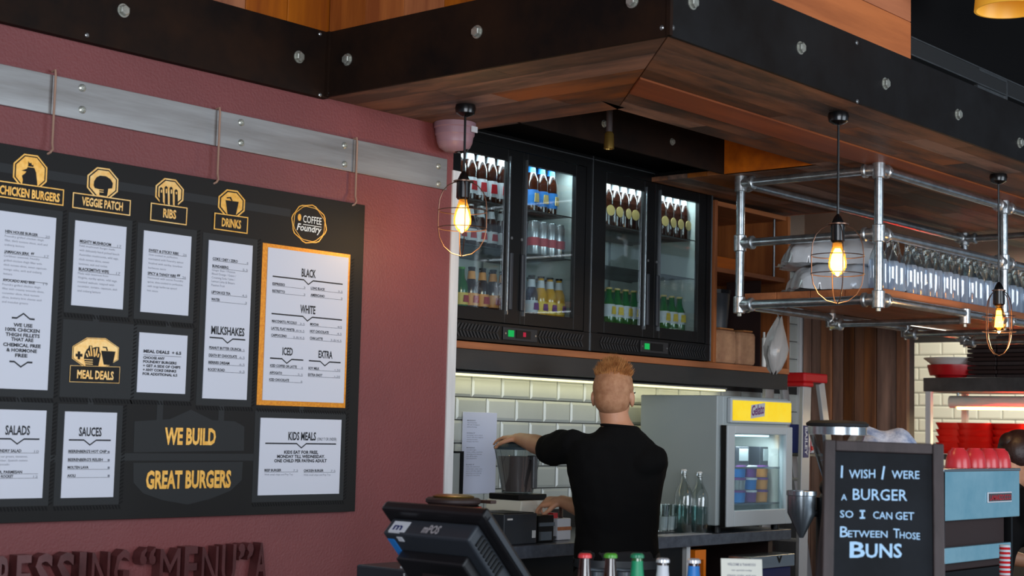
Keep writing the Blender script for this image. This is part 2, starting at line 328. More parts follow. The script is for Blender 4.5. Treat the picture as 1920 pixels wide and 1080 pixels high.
# underside planks, side run (along Y) mitred into front run (along X)
n=5; wv=(XI-XC)/n
for i in range(n):
    a=XC+i*wv; b=a+wv-.002
    ya=YC+(a-XC); yb=YC+(b-XC)
    cuts=[None,3.2+.12*((i*3)%4)]
    ymid=cuts[1]
    MB().prism([(a,ya+.004),(b,yb+.004),(b,ymid-.001),(a,ymid-.001)],(0,0,SOF),(1,0,0),(0,1,0),(0,0,.02)).build('soffit_plank','soffity',can)
    MB().prism([(a,ymid+.001),(b,ymid+.001),(b,YW-.002 if b<4.19 else 4.04),(a,YW-.002 if a<4.19 else 4.04)],(0,0,SOF),(1,0,0),(0,1,0),(0,0,.02)).build('soffit_plank','soffity',can)
ws=[0,.10,.20,.30,.375,.535,.64,.735]
for i in range(len(ws)-1):
    a=YC+ws[i]; b=YC+ws[i+1]-.002; isb=(i==4)
    xa=XC+ws[i]; xb=XC+ws[i+1]-.002
    xs=[None]+[XC+1.15+.9*k+.33*((i*2)%3) for k in range(4)]
    segs=[(xa,xb,xs[1])]+[(xs[k],xs[k],xs[k+1]) for k in range(1,4)]+[(xs[4],xs[4],8.9)]
    if isb: segs=[(xa,xb,8.9)]
    for (p,q,e) in segs:
        z=SOF-(.006 if isb else 0)
        MB().prism([(p+.002,a),(e-.001,a),(e-.001,b),(q+.002,b)],(0,0,z),(1,0,0),(0,1,0),(0,0,.02+(.006 if isb else 0))).build('soffit_plank','orangeplank' if isb else 'soffit',can)
y=YI; i=0
while y<4.12:
    b=min(y+.105,4.14); e=8.9 if b<3.72 else 6.86
    st=X2; k=0
    while st<e-.05:
        en=min(e,st+.9+.35*((i*2+k)%3)); MB().prism([(st+.001,y),(en-.001,y),(en-.001,b-.002),(st+.001,b-.002)],(0,0,SOF),(1,0,0),(0,1,0),(0,0,.02)).build('soffit_plank','soffit',can); st=en; k+=1
    y=b if b>y else 9; i+=1
# backing above planks and inner faces of the opening
MB().box((XC+.01,YC+.01,SOF+.021),(XI-.002,YW-.003,SOF+.04)).box((XI-.002,YC+.01,SOF+.021),(8.9,YI-.005,SOF+.04)).box((X2+.02,YI,SOF+.021),(8.9,3.72,SOF+.04)).box((X2+.02,3.72,SOF+.021),(6.86,4.14,SOF+.04)).box((4.24,YF+.02,2.70),(6.2,YT-.02,2.72)).build('backing_board','darkceil',can)
MB().box((XI-.03,YI-.03,SOF+.041),(XI-.004,3.66,3.4)).build('inner_panel','darkframe',can)
for k in range(5):
    a=SOF+.0+k*.16; MB().box((X2,YI-.01,a),(X2+.02,YF,a+.157)).build('inner_plank','orangewoodx',can)
fas=MB().box((XI-.02,YF,SOF),(X2,YF+.012,3.4)).build('steel_fascia','ruststeel',can)
MB().box((6.86,3.72,SOF),(6.88,4.14,SOF+.22)).build('end_board','orangewoodx',can)
# steel beams
bl=MB().box((-1,YW-.03,SOF-.002),(XC-.0,YW-.016,BT)).box((-1,YW-.030,SOF-.008),(XC,YW-.002,SOF-.002)).build('steel_beam','ruststeel',can)
bm_=MB().box((XC-.012,YC,SOF-.004),(XC,YW-.03,BT)).build('steel_beam','ruststeel',can)
bf=MB().box((XC-.012,YC-.012,SOF-.004),(8.9,YC,BT)).build('steel_beam','ruststeel2',can)
MB().box((XC-.018,YC-.017,SOF-.004),(XC-.004,YC-.004,BT)).build('corner_angle','ruststeel',can)
MB().box((XC-.02,YW-.045,SOF-.004),(XC-.008,YW-.03,BT)).build('corner_angle','ruststeel',can)
def hexbolt(p,nv,r,par):
    mb=MB(); p=Vector(p); nv=Vector(nv)
    mb.lathe([(r*1.25,0),(r*1.25,r*.16)],p,18,nv); mb.lathe([(r,r*.16),(r,r*.75),(r*.82,r*.9)],p,6,nv)
    mb.build('bolt','bolt',par)
def screw(p,nv,r,par,m='screw'):
    MB().lathe([(r,0),(r,r*.25),(r*.6,r*.55),(.5*r,r*.55),(.45*r,r*.2)],p,12,nv).build('screw',m,par)
for q in ((231,20),(560,107)): hexbolt(on(*q,1,YW-.030),(0,-1,0),.017,bl)
p0=on(231,20,1,YW-.03); p1=on(560,107,1,YW-.03); dx=p1.x-p0.x
for k in (1,2): hexbolt((p0.x-dx*k,YW-.030,p0.z),(0,-1,0),.017,bl)
for q in ((652,112),(895,60),(1186,2)): hexbolt(on(*q,0,XC-.012),(-1,0,0),.017,bm_)
for q in ((1298,5),(1500,90),(1659,157),(1795,215),(1911,268)): hexbolt(on(*q,1,YC-.012),(0,-1,0),.017,bf)
for q in ((163,66),(600,178),(600,64)): screw(on(*q,1,YW-.030),(0,-1,0),.007,bl)
for q in ((614,175),(614,64),(1241,52)): screw(on(*q,0,XC-.012),(-1,0,0),.007,bm_)
for q in ((1261,52),(1606,80),(1607,190)): screw(on(*q,1,YC-.012),(0,-1,0),.008,bf)
for q in ((1132,232),(1260,266)): hexbolt(on(*q,1,YF),(0,-1,0),.012,fas)
# timber cladding above the beams
x=XC; k=0
for px in (537,458,385,300,200,90):
    xn=on(px,40,1,YW-.02).x
    MB().box((xn+.0015,YW-.024,BT),(x-.0015,YW-.004,3.5)).build('cladding_plank','orangewood',can,bev=.002); x=xn
y=YW-.03
for k in range(8):
    yn=y-.182; MB().box((XC-.008,yn+.001,BT),(XC+.012,y-.001,3.5)).build('cladding_plank','orangewood',can,bev=.001); y=yn
zz=BT
for h in (.135,.135,.135,.135):
    MB().box((XC-.004,YC-.010,zz+.001),(5.004,YC+.01,zz+h-.001)).build('cladding_plank','orangewoodx',can,bev=.002); zz+=h
MB().box((5.004,YC+.02,BT),(8.9,YC+.05,3.4)).build('upper_panel','darkceil',can)
# rods that carry the canopy
for (a,b) in ((5.2,2.6),(7.2,2.6),(7.2,3.6)): MB().cyl((a,b,SOF+.04),(a,b,4.0),.006).build('hanging_rod','darkframe',can)
# flat duct rail, framed vent and enamel dish lamp seen past the canopy at top right
dr=MB(); 
dr.box((5.03,2.62,2.93),(9.2,2.70,3.03)).build
rail=thing('lighting_track','dark lighting track running along the top of the canopy at upper right','track',(6.5,2.6,2.86))
MB().box((5.02,YC+.0,2.862),(9.0,YC+.10,2.93)).build('track_body','blackm',rail)
MB().box((5.02,YC-.004,2.862),(9.0,YC+.0,2.867)).box((5.02,YC-.004,2.926),(9.0,YC,2.931)).build('track_lip','steeldull',rail)
q=on(1873,160,1,YC+.005)
vent=thing('ceiling_vent','square framed grey vent on the dark ceiling void behind the lighting track','vent',(q.x,YC,q.z))
vw=.20
MB().box((q.x-vw,YC+.004,q.z-.14),(q.x+vw*.3,YC+.019,q.z+.03)).build('vent_plate','steeldull',vent)
f=MB(); f.box((q.x-vw,YC-.003,q.z+.02),(q.x+vw*.3,YC+.004,q.z+.03)).box((q.x+vw*.27,YC-.003,q.z-.14),(q.x+vw*.3+.004,YC+.004,q.z+.02)).build('vent_frame','steeldull',vent)
q=dep(1893,0,5.4)
dish=thing('dish_lamp','warm yellow enamel dish lamp shade at the top right corner','lamp',q)
MB().lathe([(.03,.13),(.05,.10),(.115,.02),(.12,-.035),(.112,-.035),(.10,.015),(.04,.09),(.02,.12)],q,32).build('lamp_shade','dishyel',dish,smooth=True)
MB().cyl(q+Vector((0,0,.12)),(q.x,q.y,4.0),.004).build('cord','black',dish)
# ================================================================ MENU WALL FITTINGS
YB=3.93
sr=thing('steel_hanging_rail','flat raw steel rail screwed along the maroon wall above the menu board','rail',(2.5,YW,2.4))
zt=(on(0,117,1,3.948).z+on(838,300,1,3.948).z)/2; zb=(on(0,195,1,3.948).z+on(838,357,1,3.948).z)/2; xe=on(838,330,1,3.948).x
j1=on(408,210,1,3.948).x; j0=on(100,140,1,3.948).x; j2=on(668,265,1,3.948).x
for a,b in ((-.6,j0-.002),(j0,j1-.002),(j1,j2-.002),(j2,xe)): MB().box((a,3.948,zb),(b,YW-.0005,zt)).build('rail_plate','steelraw',sr,bev=.001)
for (x_,y1_,y2_) in ((154,165,206),(452,230,268),(646,273,308),(822,312,345)):
    for yy in (y1_,y2_): screw(on(x_,yy,1,3.948),(0,-1,0),.0115,sr,'bolt')
# menu board -----------------------------------------------------
ztb=(on(0,265,1,YB).z+on(685,387,1,YB).z)/2; zbb=(on(0,979,1,YB).z+on(665,961,1,YB).z)/2; xrb=(on(685,387,1,YB).x+on(665,961,1,YB).x)/2
mbd=thing('menu_board','large black wall menu board with gold emblems and pale menu sheets, hung on wire hooks','menu board',(2.9,YB,zbb))
pan=MB().box((1.35,YB,zbb),(xrb,YB+.006,ztb)).build('board_panel','board',mbd,bev=.001)
crop=dict(A=(0,260,3),B=(0,580,2.7),C=(340,320,3),D=(340,620,3),M=(100,620,7.385),K=(480,470,3.6),L=(0,420,3.37),P=(0,0,1))
def px(c,u,v): a=crop[c]; return a[0]+u/a[2],a[1]+v/a[2]
def bp(c,u,v,y=YB): return on(*px(c,u,v),1,y)
PX=1/FPX*5.1
def flat(mb,x0,z0,x1,z1,y,t=.0012): mb.box((x0,y-t,z0),(x1,y,z1))
# printed grey plates, bars and rope hatching behind the sheets
SH={}
def rectfrom(c,tl,tr,bl_,br):
    P=[bp(c,*q) for q in (tl,tr,bl_,br)]; return ((P[0].x+P[2].x)/2,(P[2].z+P[3].z)/2,(P[1].x+P[3].x)/2,(P[0].z+P[1].z)/2)
def pr(*q): return rectfrom('P',*q)
SH['chicken']=pr((-40,393),(104.3,405.7),(-52,727),(88,731))
SH['veggie']=pr((140,413.3),(235.7,425.7),(132.7,571.7),(229.3,580.7))
SH['ribs']=pr((269,431.7),(357.7,444),(262.3,584),(351.7,592.7))
SH['deal']=pr((260.4,623.3),(350,629.3),(255.6,734.8),(346.3,739.3))
SH['salads']=pr((-32,767),(86.3,769.6),(-40,936),(77.8,933.7))
SH['sauces']=pr((121,771.5),(217.8,773.7),(113,933.7),(211.5,931.9))
SH['drinks']=pr((390.7,450),(472.3,460.7),(378.3,746.7),(461.7,750))
SH['coffee']=pr((501.7,464),(652.7,483.3),(491,749.3),(642.7,756.7))
SH['kids']=pr((487.7,782.7),(639.3,787.7),(482.3,928.3),(634.3,926))
x0,z0,x1,z1=SH['chicken']; SH['beef']=(x0-.40,z0,x0-.06,z1)
band=MB(); hat=MB(); yb=YB
def hatch_rect(x0,z0,x1,z1):
    s=.011
    z=z0
    while z<z1: hat.prism([(x1+.002,z),(x1+.014,z+.006),(x1+.014,z+.011),(x1+.002,z+.005)],(0,yb,0),(1,0,0),(0,0,1),(0,-.0008,0)); z+=s
    x=x0
    while x<x1: hat.prism([(x,z0-.002),(x+.006,z0-.014),(x+.011,z0-.014),(x+.005,z0-.002)],(0,yb,0),(1,0,0),(0,0,1),(0,-.0008,0)); x+=s
mg=.022
for k,(x0,z0,x1,z1) in SH.items():
    if k=='coffee': hatch_rect(x0-.02,z0-.025,x1+.016,z1); continue
    flat(band,x0-mg,z0-mg,x1+mg,z1+mg,yb,.0006); hatch_rect(x0-mg,z0-mg,x1+mg,z1+mg)
x0,z0,x1,z1=SH['deal']; a=bp('P',118,605).x; flat(band,a,z0-mg,x0-mg,z1+mg,yb,.0006); hatch_rect(a,z0-mg,x0-mg,z1+mg)
def bar(c,p,q,wd):
    P,Q=bp(c,*p),bp(c,*q); flat(band,min(P.x,Q.x)-(wd if abs(P.x-Q.x)<abs(P.z-Q.z) else 0),min(P.z,Q.z)-(0 if abs(P.x-Q.x)<abs(P.z-Q.z) else wd),max(P.x,Q.x)+(wd if abs(P.x-Q.x)<abs(P.z-Q.z) else 0),max(P.z,Q.z)+(0 if abs(P.x-Q.x)<abs(P.z-Q.z) else wd),yb,.0004)
for p,q in (((180,582),(180,610)),((316,600),(316,628)),((415,745),(415,800)),((36,730),(36,765)),((170,740),(170,765)),((300,742),(300,790)),((565,762),(565,782))): bar('P',p,q,.009)
bar('P',(-60,335),(560,405),.0) if False else None
zc=bp('P',400,382).z; flat(band,1.36,zc-.004,bp('P',545,385).x,zc+.022,yb,.0004)
zc=bp('P',340,857).z; flat(band,bp('P',225,857).x,zc-.011,bp('P',480,857).x,zc+.011,yb,.0004)
zc=bp('P',110,860).z; flat(band,bp('P',88,860).x,zc-.010,bp('P',115,860).x,zc+.010,yb,.0004)
# the two shield shaped plates
def poly(mb,pts,c,y,t=.0006):
    mb.prism([( (lambda q:(q.x,q.z))(bp(c,*p)) ) for p in pts],(0,y,0),(1,0,0),(0,0,1),(0,-t,0))
poly(band,[(252,790),(318,786),(358,768),(398,788),(440,790),(458,800),(457,845),(250,848)],'P',yb)
poly(band,[(250,868),(455,866),(453,900),(432,920),(395,935),(352,946),(305,938),(268,925),(250,905)],'P',yb)
tag(band.build('grey_print','band',mbd)); tag(hat.build('rope_print','hatch',mbd),kind='stuff')
# sheets with their lettering
def sheet(key,name='menu_sheet',label=None):
    x0,z0,x1,z1=SH[key]; o=MB().box((x0,yb-.0035,z0),(x1,yb-.001,z1)).build(name,'paper',mbd)
    if label: o['label']=label
    return o
YS=yb-.0036
def T(mb,c,s,u0,v0,u1,v1,cap,bold=.02,y=None,shear=0):
    y=YS if y is None else y
    P,Q=bp(c,u0,v0),bp(c,u1,v1); z=(P.z+Q.z)/2; h=cap/crop[c][2]/FPX*(P-Vector((0,0,EYE))).dot(_F)
    text(mb,s,(P.x,y-.0004,z),UX,UZ,Q.x-P.x,h,bold,shear=shear)
    return P.x,Q.x,z,h
def rule(mb,c,u0,v0,u1,v1,up=False,th=.0045,notch=.03):
    P,Q=bp(c,u0,v0),bp(c,u1,v1); z=(P.z+Q.z)/2; m=(P.x+Q.x)/2; s=.014*(1 if up else -1); n=notch*.7
    pts=[(P.x,z+th/2),(m-n,z+th/2),(m,z+s+th/2),(m+n,z+th/2),(Q.x,z+th/2),(Q.x,z-th/2),(m+n,z-th/2),(m,z+s-th/2),(m-n,z-th/2),(P.x,z-th/2)]
    a=[pts[0],pts[1],pts[8],pts[9]]; b=[pts[1],pts[2],pts[7],pts[8]]; c2=[pts[2],pts[3],pts[6],pts[7]]; d=[pts[3],pts[4],pts[5],pts[6]]
    for q in (a,b,c2,d): mb.prism(q,(0,YS,0),(1,0,0),(0,0,1),(0,-.0004,0))
def item(mb,g,c,s,u0,v0,u1,price,ue,ve,cap,under=True):
    du=(ve-v0)/(ue-u0); xa,xb,z,h=T(mb,c,s,u0,v0,u1,v0+du*(u1-u0),cap,.035)
    E_=bp(c,ue,ve).x
    if under: flat(mb,xa,z-h*.34,E_,z-h*.22,YS,.0004)
    if price: text(g,price,(E_-.012*len(price)*.6,YS-.0004,z-h*.1),UX,UZ,.012*len(price)*.6,h*.85,.0)
def para(mb,c,lines,u0,v0,slope,pitch,widths,cap):
    for i,(s,wd) in enumerate(zip(lines,widths)):
        T(mb,c,s,u0-i*.8,v0+i*pitch,u0-i*.8+wd,v0+i*pitch+slope*wd,cap,-.004)
sh=sheet('chicken'); k=MB(); g=MB()
item(k,g,'L','HEN HOUSE BURGER',28,55,235,'20',310,86,18); para(g,'L',['Foundry grilled chicken thigh','fillet, thick tomato slices, aioli and','iceberg lettuce'],26,82,.11,27,(245,270,125),14)
item(k,g,'L','JAMAICAN JERK',22,180,180,'17',304,212,17); T(k,'L','ff',190,195,212,197,16); para(g,'L',['Caribbean seasoned, Foundry','grilled chicken thigh fillet with','thick tomato slices, sweet capsicum','mango salsa, aioli and iceberg','lettuce'],20,207,.1,28,(225,240,270,240,55),14)
item(k,g,'L','AVOCADO AND BRIE',12,362,215,'19',296,386,17,False); P_=bp('L',14,340); flat(k,P_.x,P_.z-.004,bp('L',296,362).x,P_.z-.0028,YS,.0004); para(g,'L',['Foundry grilled chicken thigh','fillet with creamy avocado slices,','cucumber slices, thick tomato','slices, buttery brie cheese aioli','and mesclun greens'],10,390,.06,27,(240,265,235,250,165),14)
for s,u0,v0,u1,v1 in (('WE USE',80,648,200,654),('100% CHICKEN',28,676,246,686),('THIGH FILLETS',30,706,246,720),('THAT ARE',65,738,206,745),('CHEMICAL FREE',14,770,252,784),('& HORMONE',35,804,228,815),('FREE',90,838,168,845)): T(k,'L',s,u0,v0,u1,v1,22,.04)
rule(k,'L',70,592,214,603,True,.005); rule(k,'L',55,868,200,876,False,.005)
k.build('lettering','ink',sh); g.build('small_print','greyink',sh)
sh=sheet('veggie'); k=MB(); g=MB()
item(k,g,'A','MIGHTY MUSHROOM',444,584,620,'17',678,612,17); para(g,'A',['Field mushroom burger made','with delicately hand picked beech','Australian mushrooms, wild sage,','thick tomato slices, sweet','beetroot, aioli and rocket'],442,610,.09,25,(200,225,222,170,160),13)
item(k,g,'A',"BLACKSMITH'S WIFE",438,740,608,'17',672,764,17); para(g,'A',['Made with beetroot from','Virginia, earthy spices, wild sage,','roasted walnuts, topped with','cucumber, tomato, capsicum, aioli','and iceberg lettuce'],434,766,.06,24,(170,222,205,222,130),13)
k.build('lettering','ink',sh); g.build('small_print','greyink',sh)
sh=sheet('ribs'); k=MB(); g=MB()
item(k,g,'A','SWEET & STICKY RIBS',832,634,1000,'26',1046,660,15); para(g,'A',['Slow cooked to perfection,','marinated with Foundry spices','finished with earthy, bourbon','barbecue sauce'],832,660,.08,24,(165,195,190,100),12)
item(k,g,'A','SPICY & TANGY RIBS',826,764,985,'26',1042,785,15); T(k,'A','ff',990,776,1010,778,14); para(g,'A',['Marinated with secret Foundry','spices, slow cooked to perfection,','with tangy barbecue spiced','hot sauce'],826,790,.07,23,(200,200,165,60),12)
k.build('lettering','ink',sh); g.build('small_print','greyink',sh)
sh=sheet('deal'); k=MB(); g=MB()
T(k,'M','MEAL DEALS  + 6.5',1238,305,1760,330,42,.045); P_=bp('M',1238,330); flat(k,P_.x,P_.z-.0012,bp('M',1762,345).x,P_.z,YS,.0004)
for i,(s,wd) in enumerate((('CHOOSE ANY',300),('FOUNDRY BURGERS',465),('+ GET A SIDE OF CHIPS',520),('+ ANY COKE DRINKS',465),('FOR ADDITIONAL 6.5',480))): T(k,'M',s,1233-i*2,390+i*56,1233-i*2+wd,390+i*56+wd*.04,36,.045)
k.build('lettering','ink',sh)
sh=sheet('salads'); k=MB(); g=MB()
T(k,'B','SALADS',22,632,147,636,47,.03); rule(k,'B',-30,655,196,657)
item(k,g,'B','FOUNDRY SALAD',-40,722,104,'10',192,725,15); para(g,'B',['With our greens, tomatoes,','cucumber, Spanish onions','and avocado'],-40,750,0,20,(176,176,85),12)
item(k,g,'B','PEAR, PARMESAN',-40,829,108,'',188,831,14); item(k,g,'B','AND ROCKET',-40,852,63,'12',187,852,14)
k.build('lettering','ink',sh); g.build('small_print','greyink',sh)
sh=sheet('sauces'); k=MB(); g=MB()
T(k,'B','SAUCES',395,640,510,642,45,.03); rule(k,'B',345,661,557,663)
for s,u1,v in (("BEERENBERG'S HOT CHIP",536,725),("BEERENBERG'S RELISH",516,767),('MOLTEN LAVA',444,806),('AIOLI',378,848)): item(k,g,'B',s,342-(v-725)*.05,v,u1,'1',551,v+1,14)
k.build('lettering','ink',sh); g.build('small_print','greyink',sh)
sh=sheet('drinks'); k=MB(); g=MB()
item(k,g,'C','COKE / DIET / ZERO',172,502,313,'4',372,524,15); item(k,g,'C','BUNDABERG',170,542,260,'5.5',370,566,15)
para(g,'C',['Ginger Beer / Passion','Blood Orange / Guava /','Creaming Soda / Lime /','Lemon Lime & Bitters','Passion Fruit'],168,565,.09,21,(130,135,130,130,75),13)
item(k,g,'C','LIPTON ICE TEA',165,690,272,'4.5',366,707,15); item(k,g,'C','WATER',164,730,212,'3',364,746,15)
T(k,'C','MILKSHAKES',163,918,350,930,46,.03); rule(k,'C',155,937,355,953)
for s,u1,v,p in (('PEANUT BUTTER CRUNCH',330,1002,'6.5'),('DEATH BY CHOCOLATE',308,1044,'6.5'),('BERRIES DREAM',266,1084,'6.5'),('ROCKY ROAD',240,1124,'6.5')): item(k,g,'C',s,152-(v-1002)*.05,v,u1,p,352,v+12,15)
k.build('lettering','ink',sh); g.build('small_print','greyink',sh)
x0,z0,x1,z1=SH['coffee']; fr=bp('C',458,403); 
P=[bp('P',492.7,454.3),bp('P',656.7,478.3),bp('P',480.7,758.3),bp('P',646.7,765.7)]
MB().box(((P[0].x+P[2].x)/2,yb-.0009,(P[2].z+P[3].z)/2),((P[1].x+P[3].x)/2,yb,(P[0].z+P[1].z)/2)).build('gold_frame','goldo',mbd)
sh=sheet('coffee'); k=MB(); g=MB()
T(k,'K','BLACK',302,176,398,182,55,.03); rule(k,'K',108,172,580,228)
T(k,'K','WHITE',293,420,395,428,56,.03); rule(k,'K',100,425,575,468)
T(k,'K','ICED',172,702,242,708,52,.03); rule(k,'K',90,724,314,740)
T(k,'K','EXTRA',416,722,510,728,50,.03); rule(k,'K',352,742,566,757)
for s,u0,v0,u1,p,ue in (('ESPRESSO',106,232,190,'3',328),('RISTRETTO',105,280,190,'3',327),('LONG BLACK',364,262,460,'3.5',580),('AMERICANO',363,308,458,'3',578),('MACCHIATO, PICCOLO',102,484,270,'3.5',324),('LATTE, FLAT WHITE',98,532,252,'3.8/4.5',322),('CAPPUCCINO',97,578,202,'3.8/4.5',322),('MOCHA',360,504,418,'4/5',575),('HOT CHOCOLATE',359,552,485,'4.5',573),('CHAI LATTE',358,598,445,'3.8/4.5',572),('ICED COFFEE OR LATTE',90,782,270,'6',312),('AFFOGATO',86,830,170,'5.5',310),('ICED CHOCOLATE',84,876,218,'6',308),('SOY MILK',348,800,422,'+.50',564),('EXTRA SHOT',346,844,442,'+.50',562)):
    item(k,g,'K',s,u0,v0,u1,p,ue,v0+(ue-u0)*.06,17)
k.build('lettering','ink',sh); g.build('small_print','greyink',sh)
sh=sheet('kids'); k=MB(); g=MB()
T(k,'D','KIDS MEALS',597,612,752,618,46,.03); T(k,'D','(ONLY 7 OR UNDER)',760,617,868,620,18,.0); rule(k,'D',468,630,866,641)
for s,u0,v0,u1,v1 in (('KIDS EAT FOR FREE,',574,690,765,694),('MONDAY TILL WEDNESDAY.',534,714,802,718),('ONE CHILD PER PAYING ADULT',518,738,813,742)): T(k,'D',s,u0,v0,u1,v1,18,.04)
item(k,g,'D','BEEF BURGER',463,790,558,'7.5',652,795,14); item(k,g,'D','CHICKEN BURGER',684,792,795,'7.5',862,797,14)
para(g,'D',['With small chips and Pop Top'],463,812,.02,20,(160,),11); para(g,'D',['With small chips and Pop Top'],684,814,.02,20,(150,),11)
k.build('lettering','ink',sh); g.build('small_print','greyink',sh)
sh=sheet('beef')
# gold emblems ----------------------------------------------------
YG=yb-.0012
def pg(mb,c,pts,lv=0): mb.prism([(lambda q:(q.x,q.z))(bp(c,*p)) for p in pts],(0,yb-.0004-.0005*lv,0),(1,0,0),(0,0,1),(0,-.0006,0))
def octo(c,cx,cy,w,h,sl,k=.3):
    w/=2;h/=2; P=[(-w,-h*(1-2*k)),(-w*(1-2*k),-h),(w*(1-2*k),-h),(w,-h*(1-2*k)),(w,h*(1-2*k)),(w*(1-2*k),h),(-w*(1-2*k),h),(-w,h*(1-2*k))]
    return [(cx+a-b*.05,cy+b+a*sl) for a,b in P]
def boxp(cx,cy,w,h,sl): return [(cx+a*w/2-b*h/2*.05,cy+b*h/2+a*w/2*sl) for a,b in ((-1,-1),(1,-1),(1,1),(-1,1))]
def emblem(c,name,m,oc,bx,txt,shapes,dark='board',sl=.14):
    o=thing_part=MB(); cx,cy,w,h=oc
    pg(o,c,octo(c,cx,cy,w,h,sl),1); b=MB(); pg(b,c,octo(c,cx,cy,w-16,h-16,sl),2)
    pg(o,c,octo(c,cx,cy,w-30,h-30,sl),3)
    X,Y,W_,H_=bx; pg(o,c,boxp(X,Y,W_,H_,sl),4.4); pg(b,c,boxp(X,Y,W_-12,H_-12,sl),5.6)
    for s in shapes:
        if s[0]=='g': pg(o,c,s[1],5.2)
        else: pg(b,c,s[1],4)
    s,u0,v0,u1,v1,cap=txt; T(o,c,s,u0,v0,u1,v1,cap,.03,y=yb-.0042)
    e=o.build('emblem',m,mbd); b.build('emblem_ground',dark,e)
emblem('A','e','gold',(168,190,190,200),(165,306,380,92),('CHICKEN BURGERS',-8,316,330,351,50),
  [('d',[(120,262),(126,232),(120,208),(138,196),(146,185),(118,180),(150,168),(152,160),(190,165),(200,190),(208,268)]),('d',[(155,156),(157,128),(166,140),(172,134),(178,152),(184,146),(186,160)])])
emblem('A','e','goldpale',(576,252,174,174),(568,368,326,88),('VEGGIE PATCH',455,373,685,406,48),
  [('d',[(524,262),(526,240),(540,218),(560,208),(594,212),(618,228),(632,252),(628,280),(606,282),(600,320),(596,325),(556,318),(556,285),(530,278)]),('g',[(556,285),(580,288),(578,292),(556,290)]),('g',[(556,297),(580,300),(578,304),(556,302)])])
emblem('A','e','goldpale',(952,306,158,160),(946,424,206,100),('RIBS',912,441,985,452,50),
  [('d',[(895+i*28,280-(10 if i in(1,2) else 0)+i*4),(903+i*28,272-(10 if i in(1,2) else 0)+i*4),(912+i*28,280-(10 if i in(1,2) else 0)+i*4),(914+i*28,390),(896+i*28,388)]) for i in range(4)]+
  [('g',[(901+i*28,288-(10 if i in (1,2) else 0)+i*4),(908+i*28,289-(10 if i in (1,2) else 0)+i*4),(907+i*28,304+i*3),(901+i*28,304+i*3)]) for i in range(4)]+[('g',[(920+i*28,320),(923+i*28,320),(922+i*28,385),(919+i*28,385)]) for i in range(3)])
emblem('C','e','gold',(281,186,150,154),(276,296,190,94),('DRINKS',222,310,330,328,48),
  [('d',[(246,166),(320,176),(302,258),(258,252)]),('d',[(252,150),(276,148),(286,170),(278,170),(270,156),(253,157)])])
emblem('M','e','goldpale',(580,310,640,420),(565,605,690,230),('MEAL DEALS',315,656,820,680,118),
  [('d',[(330,285),(365,288),(365,320),(398,322),(396,362),(365,360),(363,398),(330,396),(330,360),(300,356),(302,318),(330,320)]),
   ('d',[(655,278),(853,290),(812,480),(690,470)]),('d',[(676,220),(735,226),(750,280),(732,280),(722,242),(676,236)]),
   ('d',[(415,380),(430,310),(455,262),(480,240),(490,205),(528,208),(535,240),(580,225),(630,228),(632,290),(650,320),(640,380),(612,505),(440,490)]),
   ('g',[(420,393),(536,400),(536,411),(420,404)]),('g',[(425,425),(536,431),(536,442),(425,436)]),('g',[(430,452),(536,460),(536,470),(430,464)])]+
  [('g',[(x,y),(x+18,y+2),(x+18+d,y+l),(x+d,y+l-2)]) for x,y,l,d in ((440,318,50,18),(468,275,80,20),(500,215,140,14),(545,252,110,6),(590,240,110,-18),(612,320,50,-14))],sl=.03)
# coffee badge
o=MB(); b=MB(); ring=[]; ring2=[]; ring3=[]
for i in range(32):
    t=2*PI*i/32; rr=1+.05*(1 if i%4<2 else -1)*(1 if i%2 else 0)+(.03 if (i//2)%2 else 0)
    for L_,k_ in ((ring,1),(ring2,.945),(ring3,.0)): L_.append((717+math.cos(t)*97*rr*k_,300+math.sin(t)*108*rr*k_+math.cos(t)*12))
pg(o,'C',ring,1); pg(b,'C',ring2,2)
r5=[(717+math.cos(2*PI*i/32)*97*.9*(1.04 if (i//2)%2 else 1),300+math.sin(2*PI*i/32)*108*.9*(1.04 if (i//2)%2 else 1)+math.cos(2*PI*i/32)*12) for i in range(32)]
r6=[(717+(a-717)*.96,300+(c_-300)*.96) for a,c_ in r5]
pg(o,'C',r5,3); pg(b,'C',r6,4)
pg(o,'C',[(661+math.cos(t*PI/6)*10,263+math.sin(t*PI/6)*20) for t in range(12)],5)
e=o.build('emblem','gold',mbd); b.build('emblem_ground','board',e)
wtx=MB(); T(wtx,'C','COFFEE',679,292,783,304,42,.01,y=yb-.0045); T(wtx,'C','Foundry',643,334,783,352,40,.02,y=yb-.0045,shear=.25); a=bp('C',680,303); flat(wtx,a.x,a.z-.001,bp('C',783,318).x,a.z+.0015,yb-.0045,.0004); wtx.build('white_lettering','white',e)
sl_=MB(); T(sl_,'P','WE BUILD',307.4,832.6,403.3,832.7,31,.04,y=yb-.002); sl_.build('slogan_lettering','gold',mbd); sl_=MB(); T(sl_,'P','GREAT BURGERS',272.2,915.4,431.7,912.7,33,.04,y=yb-.002); sl_.build('slogan_lettering','gold',mbd)
# wire hooks over the rail
for (tx,ty,bx_,by_) in ((103,137,99,287),(411,207,405,342),(668,263,664,383)):
    t=on(tx,ty,1,3.94); b_=on(bx_,by_,1,3.926)
    MB().tube([(t.x,3.955,t.z+.006),(t.x,3.938,t.z+.008),(t.x,3.935,t.z-.01),(t.x,3.935,b_.z+.03),(t.x-.004,3.925,b_.z+.01),(t.x-.012,3.924,b_.z),(t.x-.016,3.932,b_.z-.004)],.0035,8).build('wire_hook','rope',mbd,smooth=True)
